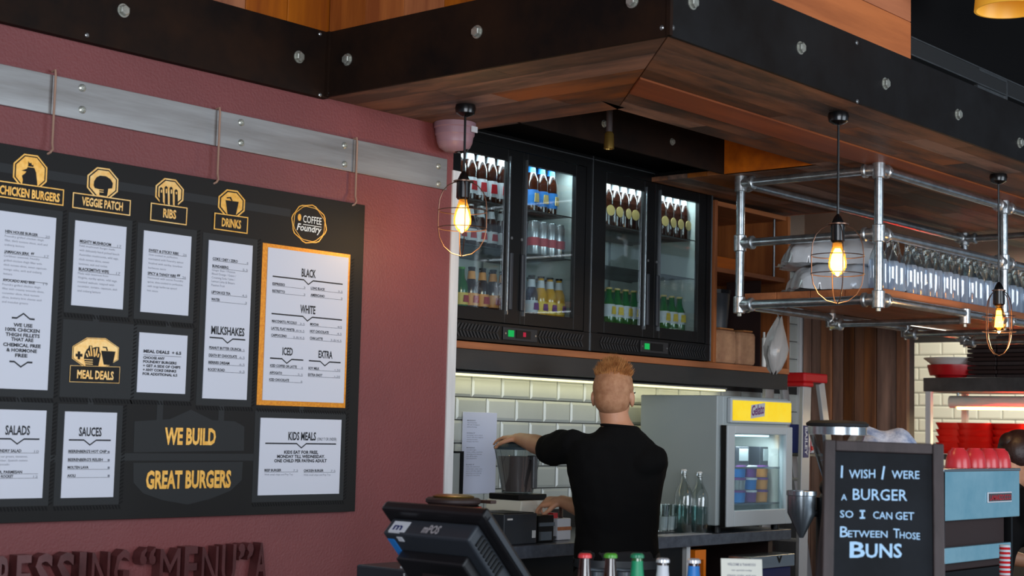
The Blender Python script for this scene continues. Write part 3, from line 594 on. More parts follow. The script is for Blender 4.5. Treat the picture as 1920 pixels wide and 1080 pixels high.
# raised lettering on the wall below the board -------------------
ls=thing('wall_lettering','raised dark maroon wall letters below the menu board reading PRESSING “MENU” A','sign',(2.8,YW,.7))
ltr=mat('gloss_maroon_letter',(96,50,50),.25,.2,c2=(66,32,32),nscale=6); ltrf=mat('letter_face',(100,56,58),.4,c2=(66,34,36),nscale=5)
ztop=(on(60,1035,1,3.90).z+on(500,1018,1,3.90).z)/2; H=.128
def lx(u): return on(u/3.692,1045,1,3.915).x
for s,u0,u1,full in (('P',-130,-40,1),('R',-5,84,1),('E',120,222,1),('S',250,372,1),('S',400,520,1),('I',552,600,1),('N',640,765,1),('G',795,900,1),('“',970,1080,0),('M',1110,1250,1),('E',1280,1370,1),('N',1400,1512,1),('U',1538,1635,1),('”',1650,1755,0),('A',1770,1850,1)):
    mb=MB(); a=lx(u0); b=lx(u1)
    if full: text(mb,s,(a,3.915,ztop-H),UX,UZ,b-a,H,.0 if s in 'MN' else .02,n=(0,1,0),d=.04)
    else: text(mb,s,(a,3.915,ztop-H),UX,UZ,b-a,H*1.0,.02,n=(0,1,0),d=.04)
    lo=mb.build('letter',ltr,ls)
MB().box((lx(-60),3.954,ztop-H-.02),(lx(1860),YW-.0005,ztop-H+.0)).build('letter_backing','darkframe',ls)
# security camera -------------------------------------------------
q=on(853,245,1,3.885)
sc_=thing('security_camera','mauve painted dome security camera under the canopy at the end of the maroon wall','camera',(q.x,3.885,SOF))
MB().lathe([(.078,0),(.078,-.018),(.074,-.022),(.074,-.045),(.070,-.050),(.066,-.075)],(q.x,3.885,SOF-.001),28).build('housing','mauve',sc_,smooth=True)
MB().lathe([(.066,-.074),(.058,-.092),(.035,-.106),(.0,-.108)],(q.x,3.885,SOF-.001),28).build('lower_dome','mauve',sc_,smooth=True)
MB().ball((q.x+.015,3.885-.012,SOF-.093),(.034,.034,.02),16,8).build('lens','blackg',sc_,smooth=True)
MB().box((q.x+.005,3.885-.081,SOF-.04),(q.x+.036,3.885-.076,SOF-.018)).build('sticker','labelw',sc_)
# ================================================================ PENDANT LAMPS
def pendant(p,zlamp,label,rc,hcage,rz=0,hot=True):
    """p: x,y at the soffit; zlamp: height of bulb centre"""
    x,y=p; t=thing('caged_pendant_lamp',label,'lamp',(0,0,0),group='caged bulb pendants over the bar')
    L=SOF-.004-zlamp
    MB().lathe([(.0,0),(.034,0),(.037,-.012),(.033,-.03),(.02,-.038),(.008,-.042),(.0,-.042)],(0,0,0),24).build('ceiling_rose','bakelite',t,smooth=True)
    MB().tube([(0,0,-.04),(0.001,0,-L*.4),(0,0,-L+.125)],.0042,8).build('cord','bakelite',t,smooth=True)
    z=-L
    so=MB().lathe([(.004,z+.155),(.012,z+.145),(.021,z+.125),(.021,z+.122),(.024,z+.12),(.024,z+.062),(.018,z+.055),(.0,z+.055)],(0,0,0),20).build('lamp_socket','bakelite',t,smooth=True)
    bu=MB().lathe([(.013,z+.058),(.016,z+.045),(.026,z+.015),(.031,z-.012),(.030,z-.030),(.018,z-.050),(.006,z-.058),(0,z-.062)],(0,0,0),24,cap=False).build('bulb','bulbhot' if hot else 'bulbglass',t,smooth=True)
    f=MB()
    if hot: f.lathe([(.010,z+.034),(.020,z+.012),(.0255,z-.012),(.0245,z-.030),(.014,z-.046),(0,z-.052)],(0,0,0),20)
    for i in range(9):
        a=2*PI*i/9; r1,r2=.007,.015
        f.tube([(r1*math.cos(a),r1*math.sin(a),z+.035),(r2*math.cos(a),r2*math.sin(a),z-.035)],.0034,6)
    f.build('filament','core' if hot else 'fil',bu,smooth=True)
    c=MB(); zt_=z+.120; zb_=zt_-hcage
    for i in range(4):
        a=PI*i/2+rz; ca,sa=math.cos(a),math.sin(a); pts=[]
        for (r,zz) in ((.02,zt_),(rc*.34,zt_-hcage*.015),(rc*.62,zt_-hcage*.06),(rc*.84,zt_-hcage*.14),(rc*.96,zt_-hcage*.25),(rc,zt_-hcage*.38),(rc,zt_-hcage*.62),(rc*.93,zt_-hcage*.76),(rc*.74,zt_-hcage*.88),(rc*.42,zt_-hcage*.965),(0,zb_)): pts.append((r*ca,r*sa,zz))
        c.tube(pts,.0019,6)
    for h in (.40,.63): c.tube([(rc*math.cos(2*PI*i/32),rc*math.sin(2*PI*i/32),zt_-hcage*h) for i in range(32)],.0018,6,True)
    c.lathe([(.022,zt_),(rc*.42,zt_+.001),(rc*.42,zt_-.003),(.022,zt_-.002)],(0,0,0),24)
    c.build('cage','wirecage',t,smooth=True)
    t.location=(x,y,SOF-.006); ORG[t.name]=Vector((x,y,SOF))
    point('bulb_light',(x,y,zlamp-.09),2.5,(1.0,.62,.26),.03)
def lampz(pxy,xy):
    d=Vector((xy[0],xy[1],0)); r=ray(*pxy); k=Vector((r.x,r.y)).dot(Vector((d.x,d.y)))/Vector((r.x,r.y)).length_squared; return EYE+r.z*k
P1=on(873,197,2,SOF-.006); P2=on(1572,212,2,SOF-.006); P3=on(1872,327,2,SOF-.006)
pendant((P1.x,P1.y),lampz((868,403),P1),'caged pendant lamp hanging in front of the left glass door fridge',.084,.262,-.72)
pendant((P2.x,P2.y),lampz((1572,484),P2),'caged pendant lamp hanging over the silver bags on the pipe rack',.090,.275,-.86)
pendant((P3.x,P3.y),lampz((1876,597),P3),'caged pendant lamp at the right edge, in front of the bottle rack',.068,.275,-.30,False)
q=on(1142,262,1,3.5)
bz=thing('brass_spotlight','small brass spotlight hanging in the dark recess above the fridges','lamp',(q.x,3.5,3.0))
MB().lathe([(.0,.03),(.012,.03),(.018,.02),(.02,-.035),(.016,-.035),(.012,0)],(q.x,3.5,q.z),16).build('lamp_head','brass',bz,smooth=True)
MB().cyl((q.x,3.5,q.z+.03),(q.x,3.5,4.0),.012).build('stem','darkframe',bz)
# ================================================================ BACK BAR SHELF AND CABINET
YF2=4.05; ZS=1.828
shf=thing('back_bar_shelf','long timber shelf on a dark steel channel carrying the glass door fridges','shelf',(5.5,YF2,ZS))
MB().box((4.24,YF2-.005,ZS-.028),(6.79,YT,ZS)).build('shelf_board','cabwood',shf,bev=.002)
MB().box((4.24,YF2+.005,ZS-.105),(6.79,YF2+.015,ZS-.029)).box((4.24,YF2+.015,ZS-.105),(6.79,YF2+.06,ZS-.097)).box((4.24,YF2+.06,ZS-.06),(6.79,YT,ZS-.029)).build('steel_channel','channel',shf)
led=thing('led_strip_light','warm white strip light under the back bar shelf above the tiles','light',(5.6,YT-.04,1.61))
zl=on(853,701,1,YT-.05).z
MB().box((4.24,YT-.055,zl-.004),(7.13,YT-.02,zl+.004)).build('light_strip','ledw',led)
MB().box((4.24,YT-.058,zl+.005),(7.14,YT-.002,zl+.012)).build('light_channel','alu',led)
area('led_strip_glow',(5.7,YT-.05,zl-.012),(5.7,YT-.02,1.0),2.8,.02,1.2,(1,.93,.62))
cb=thing('open_cabinet','open timber cabinet beside the fridges with a middle shelf','cabinet',(6.45,YF2,ZS))
for xx in (6.108,6.772): MB().box((xx,YF2-.002,ZS+.001),(xx+.022,4.62,2.60)).build('side_panel','cabwoodz',cb,bev=.001)
MB().box((6.131,4.60,ZS+.001),(6.771,4.62,2.60)).build('back_panel','trayd',cb)
MB().box((6.131,YF2+.01,2.262),(6.771,4.599,2.284)).build('shelf','cabwood',cb,bev=.001)
MB().box((6.131,YF2+.01,2.578),(6.771,4.599,2.60)).build('top_panel','cabwood',cb)
MB().box((6.60,YF2+.05,ZS+.002),(6.603,4.30,2.26)).build('divider','trayd',cb)
MB().cyl((6.69,YF2+.03,2.285),(6.69,YF2+.03,2.577),.006).build('support_rod','steeldull',cb)
t=thing('timber_block','pale timber offcut on the middle shelf of the open cabinet','block',(6.26,4.15,2.285))
MB().box((6.155,4.10,2.285),(6.40,4.20,2.345)).build('block_body','orangewoodx',t,bev=.003)
for i,(xx,wd,lb) in enumerate(((6.15,.20,'brown paper pack standing at the left of the cabinet floor'),(6.36,.16,'brown paper pack leaning against its neighbour in the middle of the cabinet floor'))):
    t=thing('paper_pack',lb,'pack',(xx+wd/2,4.2,ZS),group='brown packs in the cabinet'); MB().box((xx,4.07,ZS+.001),(xx+wd,4.36,ZS+.165)).build('pack_body','brownbag',t,bev=.02)
    MB().box((xx+.04,4.066,ZS+.165),(xx+wd-.04,4.33,ZS+.172)).build('folded_top','cardboard',t,bev=.004)
t=thing('black_tub','black upright tub stacked on the brown packs in the cabinet','tub',(6.30,4.2,ZS+.173))
MB().lathe([(.06,0),(.075,.17),(.078,.175),(.073,.175),(.058,.01)],(6.33,4.19,ZS+.174),20).build('tub_body','posgrey',t,smooth=True)
MB().lathe([(.079,.172),(.08,.19),(.0,.19)],(6.33,4.19,ZS+.174),20).build('lid','black',t)
t=thing('white_tube','narrow white tube standing at the right of the cabinet floor','tube',(6.68,4.14,ZS))
MB().lathe([(.012,0),(.012,.15),(.006,.155)],(6.685,4.13,ZS+.001),12).build('tube_body','white',t,smooth=True); MB().lathe([(.0065,.155),(.006,.18),(0,.18)],(6.685,4.13,ZS+.001),10).build('nozzle','white',t)
# ================================================================ BOTTLES (prototypes at the origin, copied)
_pr={}
def bottle(kind):
    if kind in _pr: return _pr[kind]
    h,gl,lab,cap,neck={'dark_silver':(.235,'brownglass','labelw','capw','labelw'),'dark_blue':(.235,'brownglass','labelb','labelb','labelb'),'dark_gold':(.235,'brownglass','labelgold','capw','labelw'),
      'orange':(.178,'brownglass','labelo','black','labelo'),'yellow':(.178,'amber','labely','black','labelw'),'purple':(.178,'brownglass','labelw','black','labelw'),'green':(.172,'greenglass','labelw','labelgold',None),'lime':(.172,'greenglass','labely','capgreen',None)}[kind]
    t=thing('drink_bottle','x','bottle'); r=.030 if h>.2 else .0285
    b=MB().lathe([(.0,.001),(r*.93,0),(r,.005),(r,h*.52),(r*.93,h*.60),(r*.55,h*.74),(.0135,h*.84),(.0125,h*.955),(0,h*.955)],(0,0,0),18).build('bottle_body',gl,t,smooth=True)
    MB().lathe([(.0145,h*.95),(.015,h*.96),(.0148,h*.995),(.011,h),(0,h)],(0,0,0),16).build('cap',cap,t)
    if kind=='dark_gold':
        MB().lathe([(0,0),(.024,0),(.024,.002),(0,.002)],(0,-r-.0005,h*.30),20,(0,-1,0)).build('label',lab,t)
    else:
        la,lb_=((.24,.56) if kind=='green' else (.12,.40)); l=MB().lathe([(r+.0006,h*la),(r+.0006,h*lb_)],(0,0,0),18,cap=False).build('label',lab,t,smooth=True)
        l2=MB(); l2.prism([(-.015,h*(la+.06)),(.015,h*(la+.06)),(.012,h*(lb_-.06)),(-.012,h*(lb_-.06))],(0,-r-.003,0),(1,0,0),(0,0,1),(0,.004,0)); l2.build('label_print',{'dark_silver':'labelr','dark_blue':'labelgold','orange':'labelr','yellow':'labelp','purple':'labelp','green':'labely','lime':'labelr'}[kind],l)
    if neck: MB().lathe([(r*.62,h*.72),(.0155,h*.83),(.0142,h*.90)],(0,0,0),16,cap=False).build('neck_label',neck,t,smooth=True)
    t.hide_render=False; _pr[kind]=[t,False]; return _pr[kind]
def can():
    if 'can' in _pr: return _pr['can']
    t=thing('drink_can','x','can'); MB().lathe([(.0,.003),(.022,0),(.0265,.008),(.0265,.13),(.022,.142),(.0225,.145),(.02,.143),(0,.142)],(0,0,0),18).build('can_body','canal',t,smooth=True)
    MB().lathe([(.0269,.04),(.0269,.075)],(0,0,0),18,cap=False).build('can_print','labelr',t,smooth=True)
    _pr['can']=[t,False]; return _pr['can']
def put(kind,p,label,group,rz=0,sc=None):
    e=can() if kind=='can' else bottle(kind)
    if not e[1]:
        e[1]=True; t=e[0]; t.location=p; t.rotation_euler=(0,0,rz); t['label']=label; t['group']=group
        if sc: t.scale=sc
        return t
    return dup(e[0],p,rz,label,group,sc)
# ================================================================ FRIDGES
def fridge(x0,x1,tl,label,which):
    z0,z1=ZS+.006,2.672; y0,y1=4.062,4.58
    t=thing('bar_fridge',label,'fridge',((x0+x1)/2,y0,ZS))
    b=MB(); b.box((x0,y0+.03,z0),(x0+.03,y1,z1)).box((x1-.03,y0+.03,z0),(x1,y1,z1)).box((x0+.03,y0+.03,z1-.04),(x1-.03,y1,z1)).box((x0+.03,y0+.03,z0),(x1-.03,y1,1.955)).box((x0+.03,y1-.02,1.955),(x1-.03,y1,z1-.04)).build('cabinet_body','black',t,bev=.001)
    MB().box((x0+.032,y1-.024,1.957),(x1-.032,y1-.021,z1-.042)).box((x0+.031,y0+.06,1.957),(x0+.035,y1-.024,z1-.042)).box((x1-.035,y0+.06,1.957),(x1-.031,y1-.024,z1-.042)).box((x0+.036,y0+.06,1.956),(x1-.036,y1-.025,1.960)).build('liner','fridgein',t)
    # plinth with vent grille and controls
    MB().box((x0,y0,z0),(x1,y0+.029,1.912)).build('plinth','black',t,bev=.001)
    g=MB(); xc=(x0+x1)/2; pw=.105
    for (a,bq) in ((x0+.06,xc-pw-.01),(xc+pw+.01,x1-.045)):
        x=a
        while x<bq-.02:
            for s,zz in ((1,1.874),(-1,1.852)):
                zA=1.875 if s>0 else 1.871; zB=zA+.024*s
                g.prism([(x,zA),(x+.009,zA),(x+.009+.016,zB),(x+.016,zB)],(0,y0-.004,0),(1,0,0),(0,0,1),(0,.004,0))
            x+=.0195
    tag(g.build('vent_grille','frgrille',t),kind='stuff')
    cpn=MB().box((xc-pw,y0-.006,1.848),(xc+pw,y0,1.900)).build('control_panel','frgrille',t,bev=.002)
    MB().box((xc-pw+.028,y0-.010,1.862),(xc-pw+.060,y0-.006,1.888)).build('green_switch','gled',cpn)
    dd=MB().box((xc-.03,y0-.009,1.858),(xc+.06,y0-.006,1.891)).build('display','black',cpn)
    if which==1: MB().box((xc+.012,y0-.0105,1.866),(xc+.028,y0-.009,1.884)).build('red_digit','rled',cpn)
    for sx in (-pw+.012,pw-.012): MB().lathe([(.004,0),(.004,.002)],(xc+sx,y0-.006,1.874),10,(0,-1,0)).build('panel_screw','screw',cpn)
    MB().box((x0,y0,1.913),(x0+.045,y0+.029,z1)).box((x1-.045,y0,1.913),(x1,y0+.029,z1)).box((x0+.045,y0,2.62),(x1-.045,y0+.029,z1)).build('front_frame','black',t)
    MB().box((x1-.004,y0-.003,z0),(x1-.001,y0,z1)).box((x0,y0-.004,z1-.016),(x1,y0,z1-.012)).build('edge_strip','steel',t)
    # doors
    xm=xc
    for k,(a,bq,yy) in enumerate(((x0+.046,xm-.001,y0+.002),(xm+.001,x1-.046,y0+.002))):
        gl=(tl[2*k],tl[2*k+1])
        d=MB(); d.box((a,yy,1.915),(gl[0],yy+.022,2.618)).box((gl[1],yy,1.915),(bq,yy+.022,2.618)).box((gl[0],yy,1.915),(gl[1],yy+.022,1.966)).box((gl[0],yy,2.572),(gl[1],yy+.022,2.618))
        dr_=d.build('door','black',t,bev=.0015)
        MB().box((gl[0],yy+.008,1.966),(gl[1],yy+.012,2.572)).build('door_glass','door',dr_)
        e_=gl[1]+.006 if k==0 else gl[0]-.010
        MB().box((e_,yy-.008,1.95),(e_+.004,yy,2.59)).build('door_edge','steel',dr_)
        MB().lathe([(.006,0),(.006,.004)],((gl[1]+.03 if k==0 else gl[0]-.03),yy,2.26),12,(0,-1,0)).build('lock','screw',dr_)
        MB().box(((gl[1]+.016 if k==0 else gl[0]-.034),yy-.012,1.97),((gl[1]+.034 if k==0 else gl[0]-.016),yy,2.20)).build('handle','posgrey',dr_,bev=.003)
    for zz in (2.405,2.222):
        m=MB(); m.box((x0+.037,4.13,zz-.004),(x1-.037,4.136,zz)).box((x0+.037,4.50,zz-.004),(x1-.037,4.506,zz))
        n_=int((x1-x0-.07)/.022)
        for i in range(n_): xx=x0+.04+i*.022; m.box((xx,4.13,zz-.0025),(xx+.0035,4.506,zz))
        m.build('wire_shelf','steeldull',t)
    for xx in (x0+.3,x1-.16): MB().box((xx,4.548,1.96),(xx+.008,4.556,2.6)).build('shelf_upright','steel',t)
    MB().box((x0+.05,4.105,2.600),(x1-.05,4.120,2.612)).build('interior_light','ledc',t)
    area('fridge_light',((x0+x1)/2,4.15,2.60),((x0+x1)/2,4.34,1.9),x1-x0-.12,.03,2.6,(.80,.95,1.0))
    return t
fridge(4.262,5.184,(4.352,4.630,4.752,5.070),'left glass door bar fridge stocked with brown and orange labelled bottles and silver cans',1)
fridge(5.190,6.104,(5.282,5.563,5.688,5.996),'right glass door bar fridge with gold round labels above and green bottles below',2)
def row(kind,xs,z,ys,what,where,group,sc=None):
    for j,yy in enumerate(ys):
        for i,xx in enumerate(xs):
            lb=f'{what}, {ORD[i]} in {"front" if j==0 else "back"} row, {where}'
            put(kind,(xx+(.012 if j else 0),yy,z),lb,group,random.uniform(-.25,.25),sc)
ORDN='none first second third fourth fifth sixth seventh eighth ninth tenth eleventh twelfth thirteenth fourteenth fifteenth sixteenth seventeenth eighteenth nineteenth twentieth twenty-first twenty-second twenty-third twenty-fourth twenty-fifth'.split()
ORD=['first','second','third','fourth','fifth','sixth','seventh','eighth']
fr_=lambda a,n,s:[a+s*i for i in range(n)]
row('dark_silver',fr_(4.475,5,.063),2.4055,(4.19,4.27),'silver necked brown bottle','left fridge top shelf, left bay','silver necked bottles, left fridge')
row('dark_blue',fr_(4.925,3,.064),2.4055,(4.19,4.27),'blue labelled brown bottle','left fridge top shelf, right bay','blue labelled bottles, left fridge')
row('can',fr_(4.925,4,.056),2.2225,(4.17,4.235),'tall silver and red can','left fridge middle shelf','silver cans, left fridge')
row('dark_silver',fr_(4.475,5,.063),2.2225,(4.18,),'short brown bottle','left fridge middle shelf','middle shelf bottles, left fridge',(.95,.95,.72))
row('orange',(4.545,4.610,4.675,4.735),1.960,(4.17,4.24),'orange labelled small brown bottle','left fridge floor, left bay','orange labelled bottles, left fridge')
put('lime',(4.485,4.17,1.960),'green labelled small bottle at the far left on the floor of the left fridge','lime bottle, left fridge')
put('purple',(4.918,4.17,1.960),'dark bottle with purple print, leftmost on the right bay floor of the left fridge','dark purple label bottle')
row('yellow',(4.978,5.038,5.098),1.960,(4.17,4.24),'amber drink bottle with yellow label','left fridge floor, right bay','amber bottles, left fridge')
row('dark_gold',fr_(5.445,5,.062),2.4055,(4.19,4.27),'dark bottle with round gold label','right fridge top, left bay','gold label bottles, right fridge left bay')
row('dark_gold',fr_(5.86,4,.062),2.4055,(4.19,4.27),'dark bottle with round gold label','right fridge top, right bay','gold label bottles, right fridge right bay')
row('green',fr_(5.45,5,.062),1.960,(4.17,4.25),'green bottle with white label','right fridge floor, left bay','green bottles, right fridge left bay')
row('green',fr_(5.87,3,.064),1.960,(4.17,4.25),'green bottle with white label','right fridge floor, right bay','green bottles, right fridge right bay')
# ================================================================ PIPE RACK
rk=thing('pipe_rack','galvanised scaffold pipe rack with timber shelf, fixed under the canopy','rack',(6.8,3.3,2.05))
RX0,RX1,RY0,RY1=5.70,8.15,2.98,3.65; RR=.0185
ZT,ZM,ZB=2.588,2.325,2.055
def pipe(a,b,r=RR): return MB().cyl(a,b,r,n=20).build('pipe','galv',rk,smooth=True)
def fit(c,ax,r=.0265,l=.035):
    c=Vector(c); a=Vector(ax); MB().lathe([(r*.9,-l),(r,-l*.92),(r,l*.92),(r*.9,l)],c,20,a).build('pipe_fitting','galvfit',rk,smooth=True)
def collar(c,ax,d):
    c=Vector(c)+Vector(ax)*d; MB().lathe([(.022,-.034),(.024,-.03),(.024,.006),(.030,.010),(.030,.022),(.024,.026)],c,20,ax).lathe([(.0,.028),(.007,.028),(.006,.034),(0,.034)],c+Vector(ax)*.012,8,Vector(ax).cross(UZ) if abs(Vector(ax).z)<.5 else UX).build('pipe_fitting','galvfit',rk,smooth=True)
FX=[5.692,6.921,8.15]; BX=[5.704,7.956]
for xx in FX:
    pipe((xx,RY0,ZB-.035),(xx,RY0,SOF-.004)); fit((xx,RY0,SOF-.035),UZ,.024,.03)
for xx in BX: pipe((xx,RY1,ZB-.035),(xx,RY1,SOF-.004)); fit((xx,RY1,SOF-.035),UZ,.024,.03)
for zz in (ZT,ZM,ZB):
    for k in range(2): pipe((FX[k]+.03,RY0,zz),(FX[k+1]-.03,RY0,zz))
for xx in FX:
    for zz in (ZT,ZM,ZB):
        fit((xx,RY0,zz),UZ,.0265,.036)
        if xx<8: collar((xx,RY0,zz),(1,0,0),.045)
        if xx>5.8: collar((xx,RY0,zz),(-1,0,0),.045)
for zz in (ZT,ZM,ZB):
    pipe((FX[0],RY0+.03,zz),(BX[0],RY1-.03,zz)); collar((FX[0],RY0,zz),(0,1,0),.045); collar((BX[0],RY1,zz),(0,-1,0),.045)
    for xx in BX: fit((xx,RY1,zz),UZ,.0265,.036)
for zz in (ZT,ZB): 
    pipe((BX[0]+.03,RY1,zz),(BX[1]-.03,RY1,zz)); collar((BX[0],RY1,zz),(1,0,0),.045); collar((BX[1],RY1,zz),(-1,0,0),.045)
pipe((BX[1],RY1-.03,ZT),(BX[1],RY0,ZT)); collar((BX[1],RY1,ZT),(0,-1,0),.045)
zc=ZB-.032
for xx in (6.50,7.265,7.956):
    pipe((xx,RY0,zc),(xx,RY1,zc),.015); fit((xx,RY1,ZB-.012),UZ,.024,.034); collar((xx,RY1,zc),(0,-1,0),.035); fit((xx,RY0,ZB-.012),UZ,.024,.034)
    for yy in (RY0,RY1): MB().lathe([(.008,0),(.008,-.012),(0,-.014)],(xx,yy,ZB-.047),8).build('set_screw','bolt',rk)
for xx in FX: MB().lathe([(.010,0),(.010,-.012),(0,-.015)],(xx,RY0,ZB-.036),8).build('set_screw','bolt',rk)
MB().lathe([(.010,0),(.010,-.012),(0,-.015)],(BX[0],RY1,ZB-.036),8).build('set_screw','bolt',rk)
ZSH=ZB+.052
for k,(a,b) in enumerate(((2.995,3.155),(3.158,3.318),(3.321,3.481),(3.484,3.644))):
    for (p,q) in ((5.735,6.90),(6.935,8.13)): MB().box((p,a,ZSH-.030),(q,b,ZSH)).build('shelf_board','cabwood',rk,bev=.002)
# silver bags: crumpled pillow shapes
def pillow(name,label,c,sx,sy,sz,rz,m,grp,seed):
    rnd=random.Random(seed); t=thing(name,label,'bag',(c[0],c[1],c[2]),group=grp); mb=MB(); n=28; K=14
    def P(i,j):
        u=i/(n-1)*2-1; v=j/(K-1)*2-1
        e=max(0,1-abs(u)**3.2)*max(0,1-abs(v)**3); h=e**.36
        w=.10*math.sin(9*u+seed)*math.cos(5*v+seed*2)+.05*math.sin(17*u*v+seed)
        return u,v,h*(1+w)
    ca,sa=math.cos(rz),math.sin(rz); top=[];bot=[]
    for j in range(K):
        for i in range(n):
            u,v,h=P(i,j); x=u*sx/2; y=v*sy/2*(1+.05*math.sin(6*u+seed)); z=sz*h-sz*.36; zb=-sz*.36+.004*abs(math.sin(5*u))
            top.append((c[0]+x*ca-y*sa,c[1]+x*sa+y*ca,c[2]+sz*.36+z)); bot.append((c[0]+x*ca-y*sa,c[1]+x*sa+y*ca,c[2]+sz*.36+zb))
    fs=[]; N=n*K
    for j in range(K-1):
        for i in range(n-1):
            a=j*n+i; fs.append((a,a+1,a+n+1,a+n)); fs.append((N+a,N+a+n,N+a+n+1,N+a+1))
    mb.add(top+bot,fs); bm_=mb.build('bag_body',m,t,smooth=True); 
    bb=bmesh.new(); bb.from_mesh(bm_.data); bmesh.ops.remove_doubles(bb,verts=bb.verts,dist=.0008); bb.to_mesh(bm_.data); bb.free()
    tx=bpy.data.textures.new('crumple','CLOUDS'); tx.noise_scale=.07; d=bm_.modifiers.new('sub','SUBSURF'); d.levels=d.render_levels=1
    d=bm_.modifiers.new('crumple','DISPLACE'); d.texture=tx; d.strength=.022; d.mid_level=.5
    s=MB(); 
    for sgn in (-1,1):
        pts=[]; 
        for j in range(9):
            v=(j/8*2-1)*.86; x=sgn*sx/2*1.0; y=v*sy/2
            pts.append((x,y,math.sin(j*1.9+seed)*.006))
        for j in range(8):
            q=[]
            for (x,y,z),ex in ((pts[j],0),(pts[j+1],0),(pts[j+1],1),(pts[j],1)):
                X=x+sgn*ex*.02; q.append((c[0]+X*ca-y*sa,c[1]+X*sa+y*ca,c[2]+.008+z))
            s.add(q,[(0,1,2,3)])
    s.build('bag_seam',m,t); return t
pillow('silver_bag','lower silver plastic bag of stock lying at the left end of the pipe rack shelf',(5.98,3.30,ZSH+.008),.46,.34,.12,-.80,'bag','silver bags',3)
pillow('silver_bag','upper silver plastic bag lying on another bag at the left end of the rack',(5.96,3.34,ZSH+.122),.42,.32,.125,-.88,'bag','silver bags',5)
pillow('clear_bag','small translucent plastic bag propped behind the silver bags, near the pendant lamp',(6.30,3.42,ZSH+.10),.22,.2,.16,.6,'clearbag',None,9)
# hanging translucent bag by the ladder
t=thing('hanging_plastic_bag','translucent plastic bag hanging from the back rail of the pipe rack','bag',(6.05,3.62,2.03))
mb=MB(); rs=[]
cx,cy=on(1462,610,1,3.67).x,3.67
for k,(z,rx,ry) in enumerate(((2.025,.012,.010),(1.99,.030,.02),(1.94,.055,.035),(1.89,.07,.045),(1.85,.062,.04),(1.80,.035,.03),(1.775,.012,.012))):
    rs.append([(cx-.02*k*.4+.0+rx*math.cos(a)*(1+.18*math.sin(5*a+k)),cy+ry*math.sin(a)*(1+.18*math.cos(4*a+k)),z+.01*math.sin(3*a)) for a in [2*PI*i/20 for i in range(20)]])
mb.rings(rs); o=mb.build('bag_body','clearbag',t,smooth=True)
MB().tube([(cx,cy,2.02),(cx,cy+.02,2.055),(cx,RY1-.022,2.075),(cx,RY1,2.0795)],.003,6).build('bag_knot','clearbag',t)
# swing top bottles -----------------------------------------------
def swing(rib,h=.235,r=.036,loc=(0,0,0),label='x',group=None):
    t=thing('swing_top_bottle',label,'bottle',(0,0,0),group)
    n=36 if rib else 24
    mb=MB(); 
    if rib:
        mb.lathe([(0,.002),(r*.9,.0),(r,.006),(r,h*.50),(r*.97,h*.53)],(0,0,0),n,cap=False,flute=.05,nf=12); mb.build('ribbed_body','clearb',t,smooth=True)
        MB().lathe([(r*.97,h*.53),(r*.85,h*.62),(r*.5,h*.74),(.014,h*.84),(.0125,h*.93),(.016,h*.94),(.015,h*.97)],(0,0,0),24,cap=False).build('bottle_neck','clear',t,smooth=True)
    else:
        mb.lathe([(0,.002),(r*.9,0),(r,.006),(r,h*.55),(r*.9,h*.64),(r*.45,h*.78),(.014,h*.85),(.0125,h*.93),(.016,h*.94),(.015,h*.97)],(0,0,0),24,cap=False); mb.build('bottle_body','clear',t,smooth=True)
    MB().lathe([(.0,h*.97),(.013,h*.97),(.014,h*.985),(.010,h*1.0),(0,h*1.0)],(0,0,0),12).build('stopper','whitecer' if not rib else 'capw',t,smooth=True)
    w_=MB(); w_.tube([(-.014,0,h*.90),(-.020,0,h*.93),(-.018,0,h*.985),(0,0,h*1.005),(.018,0,h*.985),(.020,0,h*.93),(.014,0,h*.90)],.0013,6); w_.tube([(.0145*math.cos(2*PI*i/14),.0145*math.sin(2*PI*i/14),h*.90) for i in range(14)],.0012,5,True); w_.build('wire_clip','steel',t)
    t.location=loc; return t
rb=None; rowsY=(3.04,3.125,3.21)
for j,yy in enumerate(rowsY):
    k=0; x=5.80 if j==0 else 5.84 if j==1 else 6.42
    if j==0: x=5.80
    while x<7.75:
        if abs(x-6.921)<.0: pass
        if not (j==0 and x<5.77):
            lb='ribbed clear swing top bottle standing in the '+('front','middle','rear')[j]+' row on the pipe rack shelf'
            p=(x+random.uniform(-.006,.006),yy+random.uniform(-.008,.008),ZSH)
            if not ((j==1 and x<6.25)):
                k+=1; lb=f'ribbed clear swing top bottle, {ORDN[k]} from left in the {("front","middle","rear")[j]} row on the rack'
                if rb is None: rb=swing(True,loc=p,label=lb,group='front row bottles on the pipe rack')
                else: dup(rb,p,random.uniform(0,1),lb,('front','middle','rear')[j]+' row bottles on the pipe rack')
        x+=.0865
# ================================================================ BACK COUNTER
ZC=1.03
bc=thing('back_counter','dark stone topped back counter below the tiles, behind the barman','counter',(5.5,4.06,0))
MB().box((4.24,4.05,ZC-.052),(6.83,YT-.001,ZC)).build('worktop','counter',bc,bev=.003)
MB().box((4.26,4.12,0),(5.98,4.69,ZC-.053)).build('base_unit','black',bc)
MB().box((6.02,4.62,0),(6.80,4.69,ZC-.053)).box((6.76,4.14,0),(6.80,4.61,ZC-.053)).box((6.02,4.14,.10),(6.75,4.61,.13)).build('open_bay','trayd',bc)
MB().box((5.985,4.10,0),(6.015,4.69,ZC-.053)).build('upright','trim',bc)
MB().box((6.04,4.09,ZC-.12),(6.13,4.13,ZC-.075)).box((6.11,4.09,0),(6.13,4.13,ZC-.12)).build('orange_bracket','orange',bc)
t=thing('steel_bin','stainless steel bin with a dark front and small black V mark under the counter end','bin',(6.55,3.9,0))
a=on(1408,1060,1,3.92); b=on(1486,1060,1,3.92); zt_=on(1450,1041,1,3.92).z
